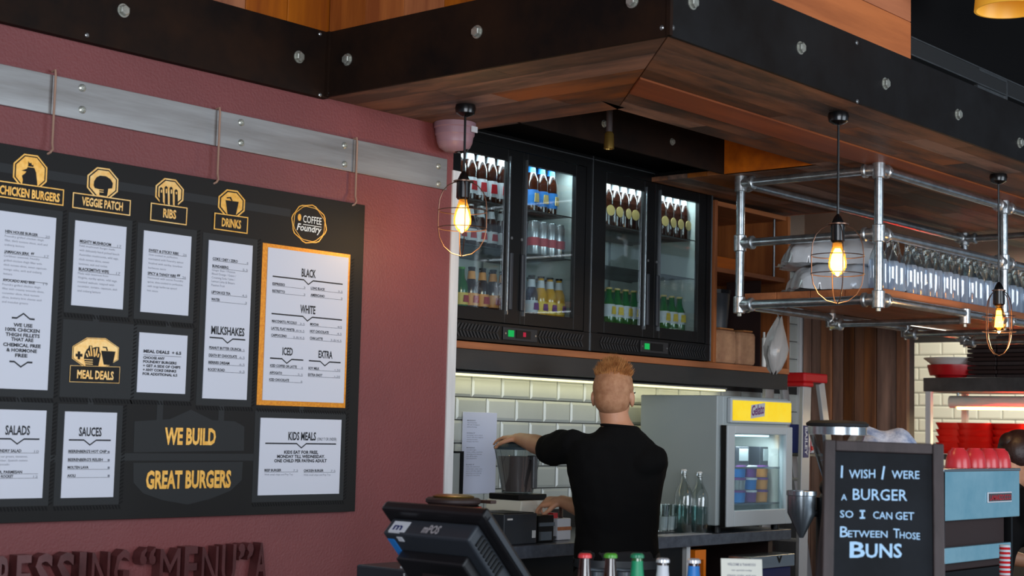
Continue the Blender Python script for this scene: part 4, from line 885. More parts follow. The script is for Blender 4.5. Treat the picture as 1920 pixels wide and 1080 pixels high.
MB().box((a.x,3.93,.0),(b.x,4.04,zt_-.06)).build('bin_body','navy',t,bev=.004); MB().box((a.x-.002,3.92,zt_-.06),(b.x+.02,4.045,zt_)).build('bin_rim','steel',t,bev=.003)
vz=MB(); p=on(1461,1046,1,3.918); text(vz,'V',(p.x-.02,3.919,p.z-.022),UX,UZ,.05,.03,.06); vz.build('letter_mark','black',t)
# blender
jx,jy=5.079,4.36
t=thing('blender','tall jug blender with brown drink and dark lid held by the barman','blender',(jx,jy,ZC))
MB().box((jx-.115,jy-.11,ZC+.001),(jx+.115,jy+.12,ZC+.012)).prism([(-.105,ZC+.012),(.105,ZC+.012),(.100,ZC+.164),(-.085,ZC+.164)],(jx,jy-.10,0),(1,0,0),(0,0,1),(0,.2,0)).build('motor_base','cardw',t,bev=.006)
MB().box((jx-.088,jy-.085,ZC+.165),(jx+.098,jy+.085,ZC+.190)).build('gasket','black',t,bev=.004)
MB().lathe([(.026,0),(.028,.02),(.02,.024)],(jx+.03,jy-.101,ZC+.08),16,(0,-1,0)).build('speed_knob','black',t)
def sqring(cx,cy,z,w,d,r=.3,n=24): 
    P=[]
    for i in range(n):
        a=2*PI*i/n+PI/n; c_,s_=math.cos(a),math.sin(a); k=(abs(c_)**3.5+abs(s_)**3.5)**(-1/3.5); P.append((cx+c_*k*w/2,cy+s_*k*d/2,z))
    return P
zj0,zj1=ZC+.193,1.405
MB().rings([sqring(jx,jy,zj0,.118,.118),sqring(jx,jy,zj0+.05,.135,.13),sqring(jx,jy,zj1,.185,.175)],capb=False).build('jug','jarglass',t,smooth=True)
MB().rings([sqring(jx,jy,zj0+.004,.112,.112),sqring(jx,jy,zj0+.05,.128,.123),sqring(jx,jy,zj0+.155,.158,.150)]).build('drink','shake',t,smooth=True)
MB().rings([sqring(jx,jy,zj1+.001,.188,.178),sqring(jx,jy,zj1+.012,.192,.182),sqring(jx,jy,zj1+.026,.165,.155),sqring(jx,jy,zj1+.028,.08,.08),sqring(jx,jy,zj1+.042,.075,.075)]).build('lid','handgrey',t,smooth=True)
MB().box((jx-.012,jy-.098,zj0+.02),(jx+.018,jy-.084,zj0+.16)).box((jx-.012,jy-.085,zj0+.14),(jx+.018,jy-.06,zj0+.16)).build('jug_handle','steeldull',t,bev=.004)
# printer, devices and small things left on the counter
def boxthing(name,label,cat,pxl,pxr,pybot,pytop,Y0,D,m,z0=ZC,bev=.004,part_='body',group=None):
    a=on(pxl,pybot,1,Y0).x; b=on(pxr,pybot,1,Y0).x; zt_=on((pxl+pxr)/2,pytop,1,Y0).z
    t=thing(name,label,cat,((a+b)/2,Y0,z0),group); MB().box((a,Y0,z0+.001),(b,Y0+D,zt_)).build(part_,m,t,bev=bev); return t,a,b,zt_
t,a,b,z=boxthing('receipt_printer','black square receipt printer on the back counter left of the blender','printer',944,1006,1018,963,4.10,.20,'posgrey')
MB().box((a+.01,4.11,z),(b-.01,4.28,z+.003)).build('paper_cover','black',t); MB().box((b-.03,4.096,z-.10),(b-.012,4.10,z-.07)).box((a+.02,4.097,z-.025),(a+.05,4.10,z-.018)).build('printed_mark','trim',t)
t,a,b,z=boxthing('milk_frother_unit','black and silver banded appliance between the printer and the cartons','appliance',1009,1038,1012,966,4.12,.16,'black')
MB().box((a,4.115,z-.045),(b,4.12,z-.03)).box((a+.01,4.114,ZC+.01),(b-.02,4.12,ZC+.045)).build('silver_band','steel',t)
t,a,b,z=boxthing('white_canister','white canister on the back counter just left of the barman','canister',1045,1070,1018,972,4.16,.10,'labelw'); MB().box((a-.001,4.158,z-.05),(b+.001,4.16,z-.035)).build('band','orangewood',t)
MB().cyl(((a+b)/2+.01,4.19,z),((a+b)/2+.05,4.22,z+.09),.010,.008,10).build('utensil_handle','knifeh',t,smooth=True)
t,a,b,z=boxthing('slim_carton','slim cream carton with a red top beside the white canister','carton',1036,1044,1016,962,4.19,.05,'labely'); MB().box((a-.001,4.189,z-.03),(b+.001,4.241,z+.001)).build('carton_top','labelr',t)
p=on(1078,1018,2,ZC); t=thing('small_dish','small round steel dish on the counter edge beside the barman','dish',p)
MB().lathe([(.02,.001),(.035,.006),(.045,.02),(.043,.02),(.033,.009),(.0,.006)],(p.x-.03,4.17,ZC),20).build('dish_body','steel',t,smooth=True)
# framed board and block at far left behind the wall end
t=thing('black_framed_board','thin black framed board leaning at the tiled wall beside the metal trim','frame',(5.0,4.60,ZC))
a=on(840,900,1,4.62).x; b=on(867,900,1,4.62).x; z=on(860,846,1,4.62).z; 
MB().box((b-.018,4.615,ZC+.09),(b,4.63,z)).box((a-.1,4.615,z-.008),(b-.018,4.63,z)).box((a-.118,4.615,ZC+.09),(a-.1,4.63,z)).build('frame_bars','black',t); MB().box((a-.1,4.622,ZC+.10),(b-.018,4.627,z-.008)).build('backing','tile',t)
t2=thing('timber_stand','small brown timber stand under the black framed board','stand',(5.0,4.6,ZC)); MB().box((a-.12,4.58,ZC+.001),(b+.005,4.66,ZC+.088)).build('stand_body','cabwoodz',t2,bev=.004)
# laminated notice
q0=on(868,772,1,4.694); q1=on(928,925,1,4.694)
nt_=thing('laminated_notice','laminated typed notice stuck on the white tiles left of the blender','notice',(q0.x,4.694,q1.z))
MB().box((q0.x,4.6925,q1.z),(q1.x,4.6955,q0.z)).build('sheet','notice',nt_,bev=.001)
k=MB(); rnd=random.Random(4); z=q0.z-.04
for n_ in (4,5,6,6):
    for i in range(n_):
        text(k,rnd.choice(('opening and closing','clean coffee machine','wipe the benches','fill all fridges','empty the bins','stock take away cups','turn off the lights')) if i else rnd.choice(('MORNING','DAILY','CLOSING')),(q0.x+.028,4.692,z),UX,UZ,(.06+.05*rnd.random()) if i else .055,.0048,.02 if not i else .0); z-=.0095
    z-=.018
k.build('typed_text','greyink',nt_)
# water bottles and tumblers
def on_counter(x,y): p=on(x,y,2,ZC); return p
for (x_,y_,h_,lb) in ((1281,1000,.295,'clear swing top water bottle, left of two beside the freezer'),(1310,1003,.285,'clear swing top water bottle, right of two beside the freezer')):
    p=on(x_,y_-6,1,4.17 if x_<1300 else 4.13); t=swing(False,h_,.044,(p.x,p.y,ZC+.001),lb,'water bottles on the back counter')
    o=MB().lathe([(.0,.004),(.0415,.004),(.0415,h_*.42),(0,h_*.42)],(0,0,0),24); oo=o.build('water','water',None,smooth=True); oo.parent=t
for i,(x_,lb) in enumerate(((1240,'clear tumbler nearest the barman at the back of the counter'),(1254,'clear tumbler standing just left of the water bottles'))):
    p=on(x_,994,1,4.22); t=thing('tumbler',lb,'glass',(p.x,4.22,ZC),'tumblers on the back counter')
    MB().lathe([(.0,.003),(.03,.003),(.037,.13),(.035,.13),(.028,.012),(0,.012)],(p.x,4.22,ZC+.001),20).build('tumbler_body','clear',t,smooth=True)
    MB().lathe([(.0,.0125),(.028,.0125),(.033,.075),(0,.075)],(p.x,4.22,ZC+.001),20).build('contents','whitefz',t,smooth=True)
p=on(1256,1002,2,ZC+.002); t=thing('paper_sheet','sheet of white paper lying on the counter in front of the water bottles','paper',p); MB().box((p.x-.12,4.055,ZC+.0005),(p.x+.25,4.14,ZC+.0015)).build('sheet','labelw',t)
# ================================================================ DISPLAY FREEZER
fz=thing('display_freezer','grey counter top display freezer with glass door and yellow lit header sign','freezer',(6.48,4.05,ZC))
fx0,fx1,fy0,fy1,fz0,fz1=6.155,6.800,4.055,4.50,1.066,1.676
b=MB(); b.box((fx0,fy0+.0,fz0),(fx0+.05,fy1,fz1)).box((fx1-.03,fy0,fz0),(fx1,fy1,fz1)).box((fx0+.05,fy0,fz1-.175),(fx1-.03,fy1,fz1)).box((fx0+.05,fy0,fz0),(fx1-.03,fy1,fz0+.035)).box((fx0+.05,fy1-.03,fz0+.035),(fx1-.03,fy1,fz1-.175)).build('cabinet_body','whitefz',fz,bev=.005)
def PZ(x,y,Y): p=on(x,y,1,Y); return p.x,p.z
sx0,sz1=PZ(1367,750,4.05); sx1,_=PZ(1476,752,4.05); _,sz0=PZ(1420,790,4.05)
hd=MB().box((sx0-.012,4.030,sz0-.012),(sx1+.006,4.0545,sz1+.012)).build('header_box','fzframe',fz,bev=.006)
hs=MB().box((sx0,4.026,sz0),(sx1,4.030,sz1)).build('header_sign','yellow',hd)
k=MB(); k.cur=0; lx0,lz0=PZ(1409,781,4.025); lx1,lz1=PZ(1433,760,4.025)
k.prism([(lx0-.006,lz0-.010),(lx1+.004,lz0+.004),(lx1+.008,lz1+.012),(lx0-.002,lz1-.002)],(0,4.025,0),(1,0,0),(0,0,1),(0,.0008,0)); k.build('logo_ground','labelw',hs)
k=MB(); text(k,'Gelato',(lx0,4.0235,lz0+.004),Vector((1,0,.12)).normalized(),UZ,lx1-lx0,.05,.02,shear=.2); k.build('logo_lettering','purple',hs)
gx0,gz1=PZ(1366,813,4.05); gx1,_=PZ(1462,818,4.05); _,gz0=PZ(1415,955,4.05)
dx0,dz1=PZ(1352,797,4.05); dx1,_=PZ(1474,797,4.05); _,dz0=PZ(1415,984,4.05)
d=MB(); yy0,yy1=4.012,4.05
for (p,q) in (((dx0,dz0),(gx0,dz1)),((gx1,dz0),(dx1,dz1)),((gx0,dz0),(gx1,gz0)),((gx0,gz1),(gx1,dz1))): d.box((p[0],yy0,p[1]),(q[0],yy1,q[1]))
dd=d.build('door','fzframe',fz,bev=.004); MB().box((gx0,4.028,gz0),(gx1,4.034,gz1)).build('door_glass','door',dd)
MB().box((dx0-.004,4.02,dz0),(dx0+.0,4.048,dz1)).build('hinge_strip','black',dd)
MB().box((gx0+.01,4.10,gz1-.012),(gx1-.02,4.115,gz1-.004)).build('interior_tube','ledc',fz)
for zz in (PZ(1415,877,4.05)[1],PZ(1415,945,4.05)[1]): MB().box((fx0+.052,4.08,zz-.004),(fx1-.032,4.46,zz+.001)).build('shelf','clear',fz); MB().box((fx0+.052,4.078,zz-.006),(fx1-.032,4.082,zz+.003)).build('shelf_edge','steel',fz)
MB().box((fx0+.052,4.465,fz0+.04),(fx1-.032,4.468,fz1-.18)).box((fx1-.034,4.09,fz0+.04),(fx1-.031,4.46,fz1-.18)).build('liner','fridgein',fz)
for (a,b_) in ((fx0+.06,4.09),(fx1-.06,4.09),(fx0+.06,4.45),(fx1-.06,4.45)): MB().lathe([(.02,0),(.018,.034)],(a,b_,ZC+.001),14).build('foot','black',fz)
area('freezer_light',((fx0+fx1)/2,4.12,gz1-.015),((fx0+fx1)/2,4.3,1.1),.45,.02,2.4,(.85,.95,1.0))
zb2=PZ(1415,945,4.05)[1]+.002
proto=None; cols=('labelb','labelp','labelo')
for s,(xx,n_) in enumerate(((on(1384,930,1,4.16).x,3),(on(1405,930,1,4.16).x,3),(on(1426,930,1,4.16).x,3))):
    for j in range(n_):
        lb=f'{("pale blue","purple","orange")[s]} lidded ice cream tub, {("bottom","middle","top")[j]} of its stack in the freezer'
        t=thing('ice_cream_tub',lb,'tub',(xx,4.16,zb2+j*.061),'ice cream tubs in the freezer')
        MB().lathe([(.0,0),(.032,0),(.036,.048),(0,.048)],(xx,4.16,zb2+j*.061+.0005),18).build('tub_body',('canal','labelb','labelo')[s] if j%2 else cols[s],t,smooth=True)
        MB().lathe([(.038,.048),(.038,.058),(0,.059)],(xx,4.16,zb2+j*.061+.0005),18).build('lid','labelp' if s!=1 else 'labelw',t)
for i,xx in enumerate((on(1392,860,1,4.15).x,on(1437,860,1,4.15).x)):
    t=thing('frozen_box',('left','right')[i]+' grey box on the upper shelf of the freezer','box',(xx,4.2,PZ(1415,877,4.05)[1]+.002)); MB().box((xx-.06,4.15,PZ(1415,877,4.05)[1]+.003),(xx+.06,4.3,PZ(1415,877,4.05)[1]+.10)).build('box_body','posgrey',t,bev=.003); MB().box((xx-.03,4.148,PZ(1415,877,4.05)[1]+.03),(xx+.05,4.15,PZ(1415,877,4.05)[1]+.09)).build('box_label','whitefz',t)
# ================================================================ LADDER
ld=thing('step_ladder','aluminium step ladder with red top cap at the end of the back bar','ladder',(7.4,4.3,0))
lx0_=on(1484,705,1,4.30).x; lx1_=on(1528,712,1,4.30).x; zt2=on(1505,700,1,4.30).z
MB().box((lx0_,4.22,zt2-.05),(lx1_,4.50,zt2)).box((lx0_,4.22,zt2-.075),(lx0_+.10,4.50,zt2-.05)).build('top_cap','red',ld,bev=.008)
def stile(a,b,w,d,m='alu',nm='stile'):
    a,b=Vector(a),Vector(b); dz=(b-a).normalized(); L=(b-a).length/2; MB().obox((a+b)/2,UX.cross(UY).cross(dz).normalized() if False else (UY.cross(dz)).normalized(),UY,dz,w/2,d/2,L).build(nm,m,ld,bev=.002)
for yy in (4.24,4.47):
    stile((lx0_+.045,yy,zt2-.076),(lx0_-.01,yy,0),.085,.022)
    stile((lx1_-.05,yy,zt2-.051),(lx1_+.42,yy,0),.06,.022,'alu','rear_leg')
for zz in (.3,.62,.95,1.27,1.40): 
    k=(zt2-zz)/zt2; xx=lx0_+.045-.055*k; MB().box((xx-.03,4.252,zz-.015),(xx+.05+(.22 if zz==1.40 else 0),4.458,zz)).build('tray' if zz==1.40 else 'step','alu' if zz!=1.40 else 'steeldull',ld,bev=.002)
xx=lx0_+.012
MB().box((xx-.006,4.226,on(1488,858,1,4.228).z),(xx+.046,4.2285,on(1488,797,1,4.228).z)).build('brand_label','navy',ld)
k=MB(); za=on(1488,800,1,4.225).z; zb3=on(1488,854,1,4.225).z
text(k,'BAILEY',(xx+.008,4.2255,za),-UZ,UX,za-zb3,.026,.03); k.build('label_lettering','labelw',ld)
MB().lathe([(.012,0),(.012,.01)],(lx0_+.09,4.228,1.43),12,(0,-1,0)).build('pivot','red',ld)
t,a,b,z=boxthing('blue_carton','blue carton standing on the ladder tray','carton',1498,1513,846,796,4.30,.06,'bluebox',1.401); k=MB(); text(k,'AB',(a+.008,4.299,z-.04),UX,UZ,.05,.02,.02); k.build('carton_print','labelw',t)
t,a,b,z=boxthing('red_striped_carton','white carton with red stripes beside the blue carton on the ladder tray','carton',1514,1527,846,806,4.32,.05,'labelw',1.401); MB().box((a+.004,4.318,z-.10),(a+.02,4.32,z-.01)).box((a+.03,4.318,z-.12),(a+.04,4.32,z-.03)).build('carton_print','labelr',t)
# ================================================================ FRONT BAR COUNTER (just below the frame)
ZBAR=.955
fb=thing('front_bar_counter','timber fronted bar counter carrying the till, bottles, chalkboard and coffee machine','counter',(3.8,2.0,0))
MB().box((2.2,1.45,ZBAR-.04),(5.75,2.72,ZBAR)).box((2.2,2.72,ZBAR-.04),(4.15,3.945,ZBAR)).build('bar_top','counter',fb,bev=.003)
x=2.25
while x<5.65: MB().box((x+.002,1.50,0),(x+.148,1.53,ZBAR-.041)).build('front_plank','plankwall',fb); x+=.15
MB().box((2.25,1.531,0),(5.70,1.56,ZBAR-.041)).box((2.25,1.56,0),(2.28,3.9,ZBAR-.041)).box((5.67,1.56,0),(5.70,2.65,ZBAR-.041)).build('carcass','black',fb)
# ---- till
q0=on(712,948,1,1)
best=None
for i in range(400):
    d0=3.0+i*.005; A=dep(712,950,d0); B=on(905,962,0,A.x)
    if best is None or abs((A.y-B.y)-.345)<best[0]: best=(abs((A.y-B.y)-.345),A.copy(),B.copy())
A=best[1]; Lw=.345
ps=thing('till_terminal','black touch screen till terminal seen from behind, on the bar counter','till',(A.x+.1,A.y-Lw/2,ZBAR))
Wd=Vector((0,-1,0)); Sd=Vector((.70,0,-.714)).normalized(); Nd=Vector((.714,0,.70)).normalized(); A.z-=.004
def slab(o,w0,w1,s0,s1,n0,n1,name,m,par,bev=.004):
    c=o+Wd*(w0+w1)/2+Sd*(s0+s1)/2+Nd*(n0+n1)/2; return MB().obox(c,Wd,Sd,Nd,(w1-w0)/2,(s1-s0)/2,(n1-n0)/2).build(name,m,par,bev=bev)
scn=slab(A,0,Lw,.0,.285,.0,.030,'screen_housing','poscase',ps,.008)
slab(A,.012,Lw-.012,.014,.27,.0301,.032,'screen','blackg',scn,.001)
slab(A,Lw+.0005,Lw+.004,.02,.27,.004,.018,'side_strip','posgrey',scn,.001)
bk=slab(A,.028,Lw-.03,.03,.265,-.052,-.0005,'rear_housing','posgrey',ps,.006)
v=MB()
for i in range(9): c=A+Wd*(Lw-.028)+Sd*(.06+i*.013)+Nd*(-.026); v.obox(c,Wd,Sd,Nd,.002,.003,.016)
tag(v.build('vent_slots','black',bk),kind='stuff')
slab(A,.06,Lw-.06,.085,.25,-.085,-.0525,'cable_cover','poscase',ps,.006)
# stickers on the rear edge face (faces down towards the camera)
def stick(w0,w1,n0,n1,m,nm,s=.0295): return slab(A,w0,w1,s-.0008,s+.0003,n0,n1,nm,m,bk,0)
stick(.045,.10,-.046,-.012,'labelw','sticker'); k=MB(); text(k,'m',A+Wd*.055+Sd*.028+Nd*-.040,Wd,Nd,.03,.022,.03); k.build('sticker_print','navy',bk)
k=MB(); text(k,'mPOS',A+Wd*.155+Sd*.028+Nd*-.042,Wd,Nd,.055,.026,.03); k.build('maker_mark','capw',bk)
stick(.048,.085,-.05,-.047,'labelw','sticker')
slab(A,.034,.056,.05,.13,-.0535,-.0522,'sticker','labelb',bk,0); slab(A,.072,.09,.04,.055,-.0535,-.0522,'sticker','labelw',bk,0); slab(A,.045,.08,.145,.16,-.0535,-.0522,'sticker','labelw',bk,0)
c=A+Wd*Lw/2+Sd*.17; MB().box((c.x-.09,c.y-.05,ZBAR+.021),(c.x-.02,c.y+.05,c.z-.02)).box((c.x-.14,c.y-.12,ZBAR+.001),(c.x+.12,c.y+.12,ZBAR+.02)).build('stand','poscase',ps,bev=.006)
# ---- drawers and boxes beside the till
t=thing('cash_drawer','dark blue grey steel box at the foot of the till, lower left','drawer',(3.2,3.2,ZBAR))
p0=dep(668,1058,4.45); p1=dep(800,1064,4.30)
MB().box((p0.x,p1.y-.02,ZBAR+.001),(p0.x+.16,p0.y,p0.z)).build('drawer_body','posgrey',t,bev=.006); MB().box((p0.x-.003,p1.y+.06,ZBAR+.02),(p0.x,p1.y+.064,p0.z-.01)).box((p0.x+.02,p1.y+.05,p0.z),(p0.x+.14,p1.y+.10,p0.z+.006)).build('drawer_edge','trim',t)
# ---- pager stack
c=dep(850,940,4.55)
t=thing('pager_stack','stack of round dark pagers with red lights behind the till','pagers',(c.x,c.y,ZBAR))
MB().lathe([(.07,.001),(.07,.02),(.03,.03),(.03,c.z-ZBAR-.035),(.06,c.z-ZBAR-.03)],(c.x,c.y,ZBAR),24).build('charging_post','black',t,smooth=True)
for i in range(2): 
    pg_=MB().lathe([(.075,0),(.082,.006),(.082,.014),(.075,.019),(0,.019)],(c.x,c.y,c.z-.028+i*.020),28).build('pager','trayd' if i else 'blackg',t,smooth=True)
    MB().lathe([(.0835,.005),(.0835,.015)],(c.x,c.y,c.z-.028+i*.020),28,cap=False).build('light_ring','labelr',pg_) if i==0 else None
MB().lathe([(.06,0),(.062,.004),(.05,.008),(0,.010)],(c.x,c.y,c.z+.012),24).build('top_lid','brass',t,smooth=True)
MB().box((c.x+.06,c.y-.095,c.z-.004),(c.x+.085,c.y-.05,c.z+.006)).build('handle','knifeh',t,bev=.002)
# ---- front bottles
FB=[(1097,1038,'red capped beer bottle, leftmost on the bar','capred','steeldull'),(1145,1038,'light green capped beer bottle, second from left on the bar','capgreen','steeldull'),(1195,1038,'teal green capped bottle with green neck label, third on the bar','capdg','labelgreen'),(1243,1047,'silver capped bottle with white neck label, fourth on the bar','capw','labelw'),(1301,1048,'silver capped bottle with bright blue neck label, rightmost on the bar','capw','labelb')]
for x_,y_,lb,cp,nk in FB:
    p=dep(x_,y_,3.8); h=p.z-ZBAR
    t=thing('beer_bottle',lb,'bottle',(p.x,p.y,ZBAR),'bottles at the front of the bar')
    MB().lathe([(.0,.001),(.028,0),(.0305,.006),(.0305,h*.55),(.027,h*.64),(.0165,h*.78),(.0135,h*.90),(.0130,h*.95),(.0145,h*.955),(.0145,h*.965),(.012,h*.975)],(p.x,p.y,ZBAR+.001),24).build('bottle_body','brownglass' if nk!='labelgreen' else 'greenglass',t,smooth=True)
    cpm=MB(); cpm.lathe([(.0165,h*.955),(.0158,h*.985),(.012,h),(0,h)],(p.x,p.y,ZBAR+.001),42,flute=.03,nf=21); cpm.build('crown_cap',cp,t,smooth=True)
    if nk!='steeldull': MB().lathe([(.0225,h*.71),(.0172,h*.775),(.0148,h*.87),(.0142,h*.925)],(p.x,p.y,ZBAR+.001),24,cap=False).build('neck_label',nk,t,smooth=True)
    MB().lathe([(.0311,h*.12),(.0311,h*.5)],(p.x,p.y,ZBAR+.001),24,cap=False).build('body_label',nk if nk!='steeldull' else 'labelw',t,smooth=True)
for i,x_ in enumerate((1122,1170)):
    p=dep(x_,1068,4.15); t=thing('steel_pot','small steel pot behind the beer bottles, '+('left of two','right of two'),'pot') if False else thing('steel_pot',('left','right')[i]+' of two small steel pots behind the beer bottles','pot',(p.x,p.y,ZBAR),'steel pots on the bar')
    MB().lathe([(.0,.001),(.035,.001),(.042,p.z-ZBAR-.003),(.045,p.z-ZBAR),(.042,p.z-ZBAR+.001),(.038,p.z-ZBAR-.006),(.033,.01),(0,.01)],(p.x,p.y,ZBAR),28).build('pot_body','icecube',t,smooth=True)
# ---- menu card
p=dep(1390,1047,3.75); rt=Vector((_R.x,_R.y,0)).normalized(); fw=Vector((_F.x,_F.y,0)).normalized()
t=thing('menu_card','white printed card in a stand at the front of the bar','card',(p.x,p.y,ZBAR))
up=(UZ-fw*-.22).normalized() if False else (UZ*.975+fw*.22).normalized(); nn=rt.cross(up).normalized()
hh=(p.z-ZBAR)/up.z
MB().obox(Vector((p.x,p.y,p.z))-up*(hh/2-.002),rt,up,nn,.050,hh/2-.003,.0012).build('card_sheet','cardw',t,bev=.0008)
o_=Vector((p.x,p.y,p.z))-nn*-.0016
k=MB()
side=-1 if nn.dot(fw)>0 else 1
for i,(s,wd,cap) in enumerate((('WELCOME & THANKYOU',.068,.0065),('our specials today',.05,.004),('please order and pay',.07,.0045),('at the counter with',.062,.0045))): text(k,s,Vector((p.x,p.y,p.z))+nn*side*.0018-up*(.018+i*.0125)-rt*wd/2,rt,up,wd,cap,.02)
k.build('card_text','greyink',t)
MB().obox(Vector((p.x,p.y,ZBAR+.008))-up*0-fw*.0,rt,fw,UZ,.04,.03,.007).build('card_stand','black',t)
# ---- chalkboard
T0=dep(1656,830,3.8); tl_=.26; rt2=(rt*math.cos(.0)+fw*math.sin(.0)); rt2=(rt2+UZ*-.012).normalized()
upb=(UZ*math.cos(tl_)+fw*math.sin(tl_)+rt*.062).normalized(); nb=rt2.cross(upb).normalized(); 
if nb.dot(fw)>0: nb=-nb
Hb=(T0.z-ZBAR)/upb.z-.004; Wb=.292
ck=thing('chalkboard','dark framed chalkboard with blue white handwriting standing on the bar','chalkboard',(T0.x,T0.y,ZBAR))
O=Vector(T0)-upb*Hb   # bottom centre
def ob(cx_,cz_,hx,hz,n0,n1,name,m,par,bev=.003): return MB().obox(O+rt2*cx_+upb*cz_+nb*(n0+n1)/2,rt2,upb,nb,hx,hz,(n1-n0)/2).build(name,m,par,bev=bev)
fw_=.027
ob(-Wb/2+fw_/2,Hb/2,fw_/2,Hb/2,-.012,.012,'frame_rail','darkframe',ck); ob(Wb/2-fw_/2,Hb/2,fw_/2,Hb/2,-.012,.012,'frame_rail','darkframe',ck)
ob(0,Hb-fw_/2,Wb/2-fw_-.0005,fw_/2-.0005,-.012,.011,'frame_rail','darkframe',ck); ob(0,.03,Wb/2-fw_-.0005,.029,-.012,.011,'frame_rail','darkframe',ck)
sl=ob(0,(Hb+.06-fw_)/2,Wb/2-fw_,(Hb-.06-fw_)/2,-.004,.002,'slate','slate',ck,0)
# rear legs of the board
for sx in (-1,1): 
    a=O+rt2*sx*(Wb/2-.02)+upb*(Hb*.9)-nb*.014; b=O+rt2*sx*(Wb/2-.02)-nb*.014+fw*.22; b.z=ZBAR+.004
    MB().tube([a,b],.009,4).build('rear_leg','darkframe',ck)
def chalk(s,xa,ya,xb,yb_,cap,bold=.012):
    # intersect sight lines with the slate plane
    o0=O+nb*.0026
    def hit(x,y): 
        r=ray(x,y); e=Vector((0,0,EYE)); return e+r*((o0-e).dot(nb)/r.dot(nb))
    P,Q=hit(xa,ya),hit(xb,yb_); u=(Q-P).normalized(); text(k,s,P,u,upb,(Q-P).length,cap/FPX*3.8,bold)
k=MB()
def stroke(xa,ya,xb,yb_,w=.0022):
    o0=O+nb*.0026
    def hit(x,y): 
        r=ray(x,y); e=Vector((0,0,EYE)); return e+r*((o0-e).dot(nb)/r.dot(nb))
    P,Q=hit(xa,ya),hit(xb,yb_); u=(Q-P).normalized(); v=u.cross(nb).normalized()*w; k.add([P-v,P+v,Q+v,Q-v],[(0,1,2,3)])
for q in ((1579,873,1578,896),(1658,874,1654,899),(1617,958,1617,971),(1612,958,1622,958),(1612,971,1622,971)): stroke(*q)
for a in (('WISH',1592,897,1641,896,17),('WERE',1672,897,1724,898,16),('A',1577,938,1588,938,12),('BURGER',1599,937,1701,939,22),('SO',1575,970,1600,971,14),('CAN',1637,972,1673,974,14),('GET',1679,974,1714,975,15),
  ('B',1575,1007,1590,1007,21),('ETWEEN',1590,1007,1664,1008,13),('T',1675,1008,1687,1009,18),('HOSE',1687,1009,1725,1012,13),('B',1593,1045,1622,1045,30),('UNS',1623,1045,1691,1045,26)): chalk(*a,bold=.006 if a[5]<24 else .02)
tag(k.build('chalk_writing','chalk',sl),kind='stuff')
# ---- coffee grinders
c=dep(1503,945,4.5)
g1=thing('doser_grinder','black coffee grinder with steel funnel, left of the chalkboard','grinder',(c.x,c.y,ZBAR))
zt_=dep(1503,922,4.5).z; zm=dep(1503,962,4.5).z; zb4=dep(1503,1008,4.5).z
MB().lathe([(.006,zb4),(.041,zm),(.041,zt_),(.038,zt_),(.038,zm),(.004,zb4+.01)],(c.x,c.y,0),28).build('steel_funnel','steel',g1,smooth=True)
MB().lathe([(.0415,zt_-.012),(.0435,zt_-.010),(.0435,zt_+.002),(.040,zt_+.003)],(c.x,c.y,0),28,cap=False).build('funnel_rim','steel',g1,smooth=True)
gx=c+rt*.088; z1=dep(1530,932,4.5).z
MB().lathe([(.06,.001),(.06,.03),(.045,.05),(.045,z1-ZBAR)],(gx.x,gx.y,ZBAR),24).build('grinder_body','black',g1,smooth=True)
MB().ball((gx.x-.008,gx.y+.012,z1+.028),(.022,.022,.026),14,10).build('knob','black',g1,smooth=True)
MB().obox(Vector((gx.x,gx.y,z1-.03))-fw*.046-rt*.0,rt,UZ,fw,.03,.014,.002).build('pale_label','cardw',g1)
MB().tube([c+Vector((0,0,zm-c.z)),Vector((gx.x,gx.y,zm))],.01,8).build('bracket','black',g1)
c=dep(1570,800,5.0)
g2=thing('hopper_grinder','coffee grinder with wide clear hopper and dark lid behind the chalkboard','grinder',(c.x,c.y,ZBAR)); z=c.z
MB().lathe([(.093,z+.0),(.099,z+.002),(.100,z+.010),(.088,z+.018),(.03,z+.021),(0,z+.021)],(c.x,c.y,0),36).build('lid','blackm',g2,smooth=True)
MB().lathe([(.093,z-.026),(.093,z-.001)],(c.x,c.y,0),40,cap=False).build('steel_band','steel',g2,smooth=True)
MB().lathe([(.03,z-.20),(.045,z-.17),(.090,z-.027)],(c.x,c.y,0),32,cap=False).build('hopper','clear',g2,smooth=True)
MB().lathe([(.07,ZBAR+.001),(.07,ZBAR+.04),(.06,ZBAR+.06),(.062,z-.24),(.045,z-.20)],(c.x,c.y,0),28).build('grinder_body','posgrey',g2,smooth=True)
MB().box((c.x-.02,c.y-.105,z-.34),(c.x+.02,c.y-.062,z-.25)).build('spout','black',g2,bev=.004)
# ---- espresso machine
EY=2.30
ex0=on(1769,930,1,EY).x; ex1=on(1912,925,1,EY).x; ezt=(on(1769,882,1,EY).z+on(1912,876,1,EY).z)/2; ez1=(on(1769,978,1,EY).z+on(1912,968,1,EY).z)/2
ez2=on(1771,1028,1,EY).z; ez3=on(1771,1058,1,EY).z
es=thing('espresso_machine','espresso machine with mirror steel back, blue daylight reflection painted in, right of the chalkboard','machine',((ex0+ex1)/2,EY,ZBAR))
MB().box((ex0,EY,ez1),(ex1,EY+.008,ezt)).build('back_panel','espreflect',es,bev=.003)
MB().box((ex0,EY+.009,ez1+.01),(ex1,EY+.42,ezt-.012)).build('upper_body','steeldull',es,bev=.004)
MB().box((ex0-.003,EY-.003,ezt-.009),(ex1+.003,EY+.43,ezt+.001)).build('cup_tray','steel',es,bev=.002)
exr=on(1888,1010,1,EY+.02).x
MB().box((ex0+.01,EY+.03,ZBAR+.10),(exr,EY+.40,ez1+.009)).build('middle_body','trayd',es,bev=.004)  # dark brown reflection in the recess is put into this colour
MB().box((ex0,EY-.004,ez3),(exr-.02,EY+.02,ez2)).build('drip_panel','espreflect',es,bev=.003)
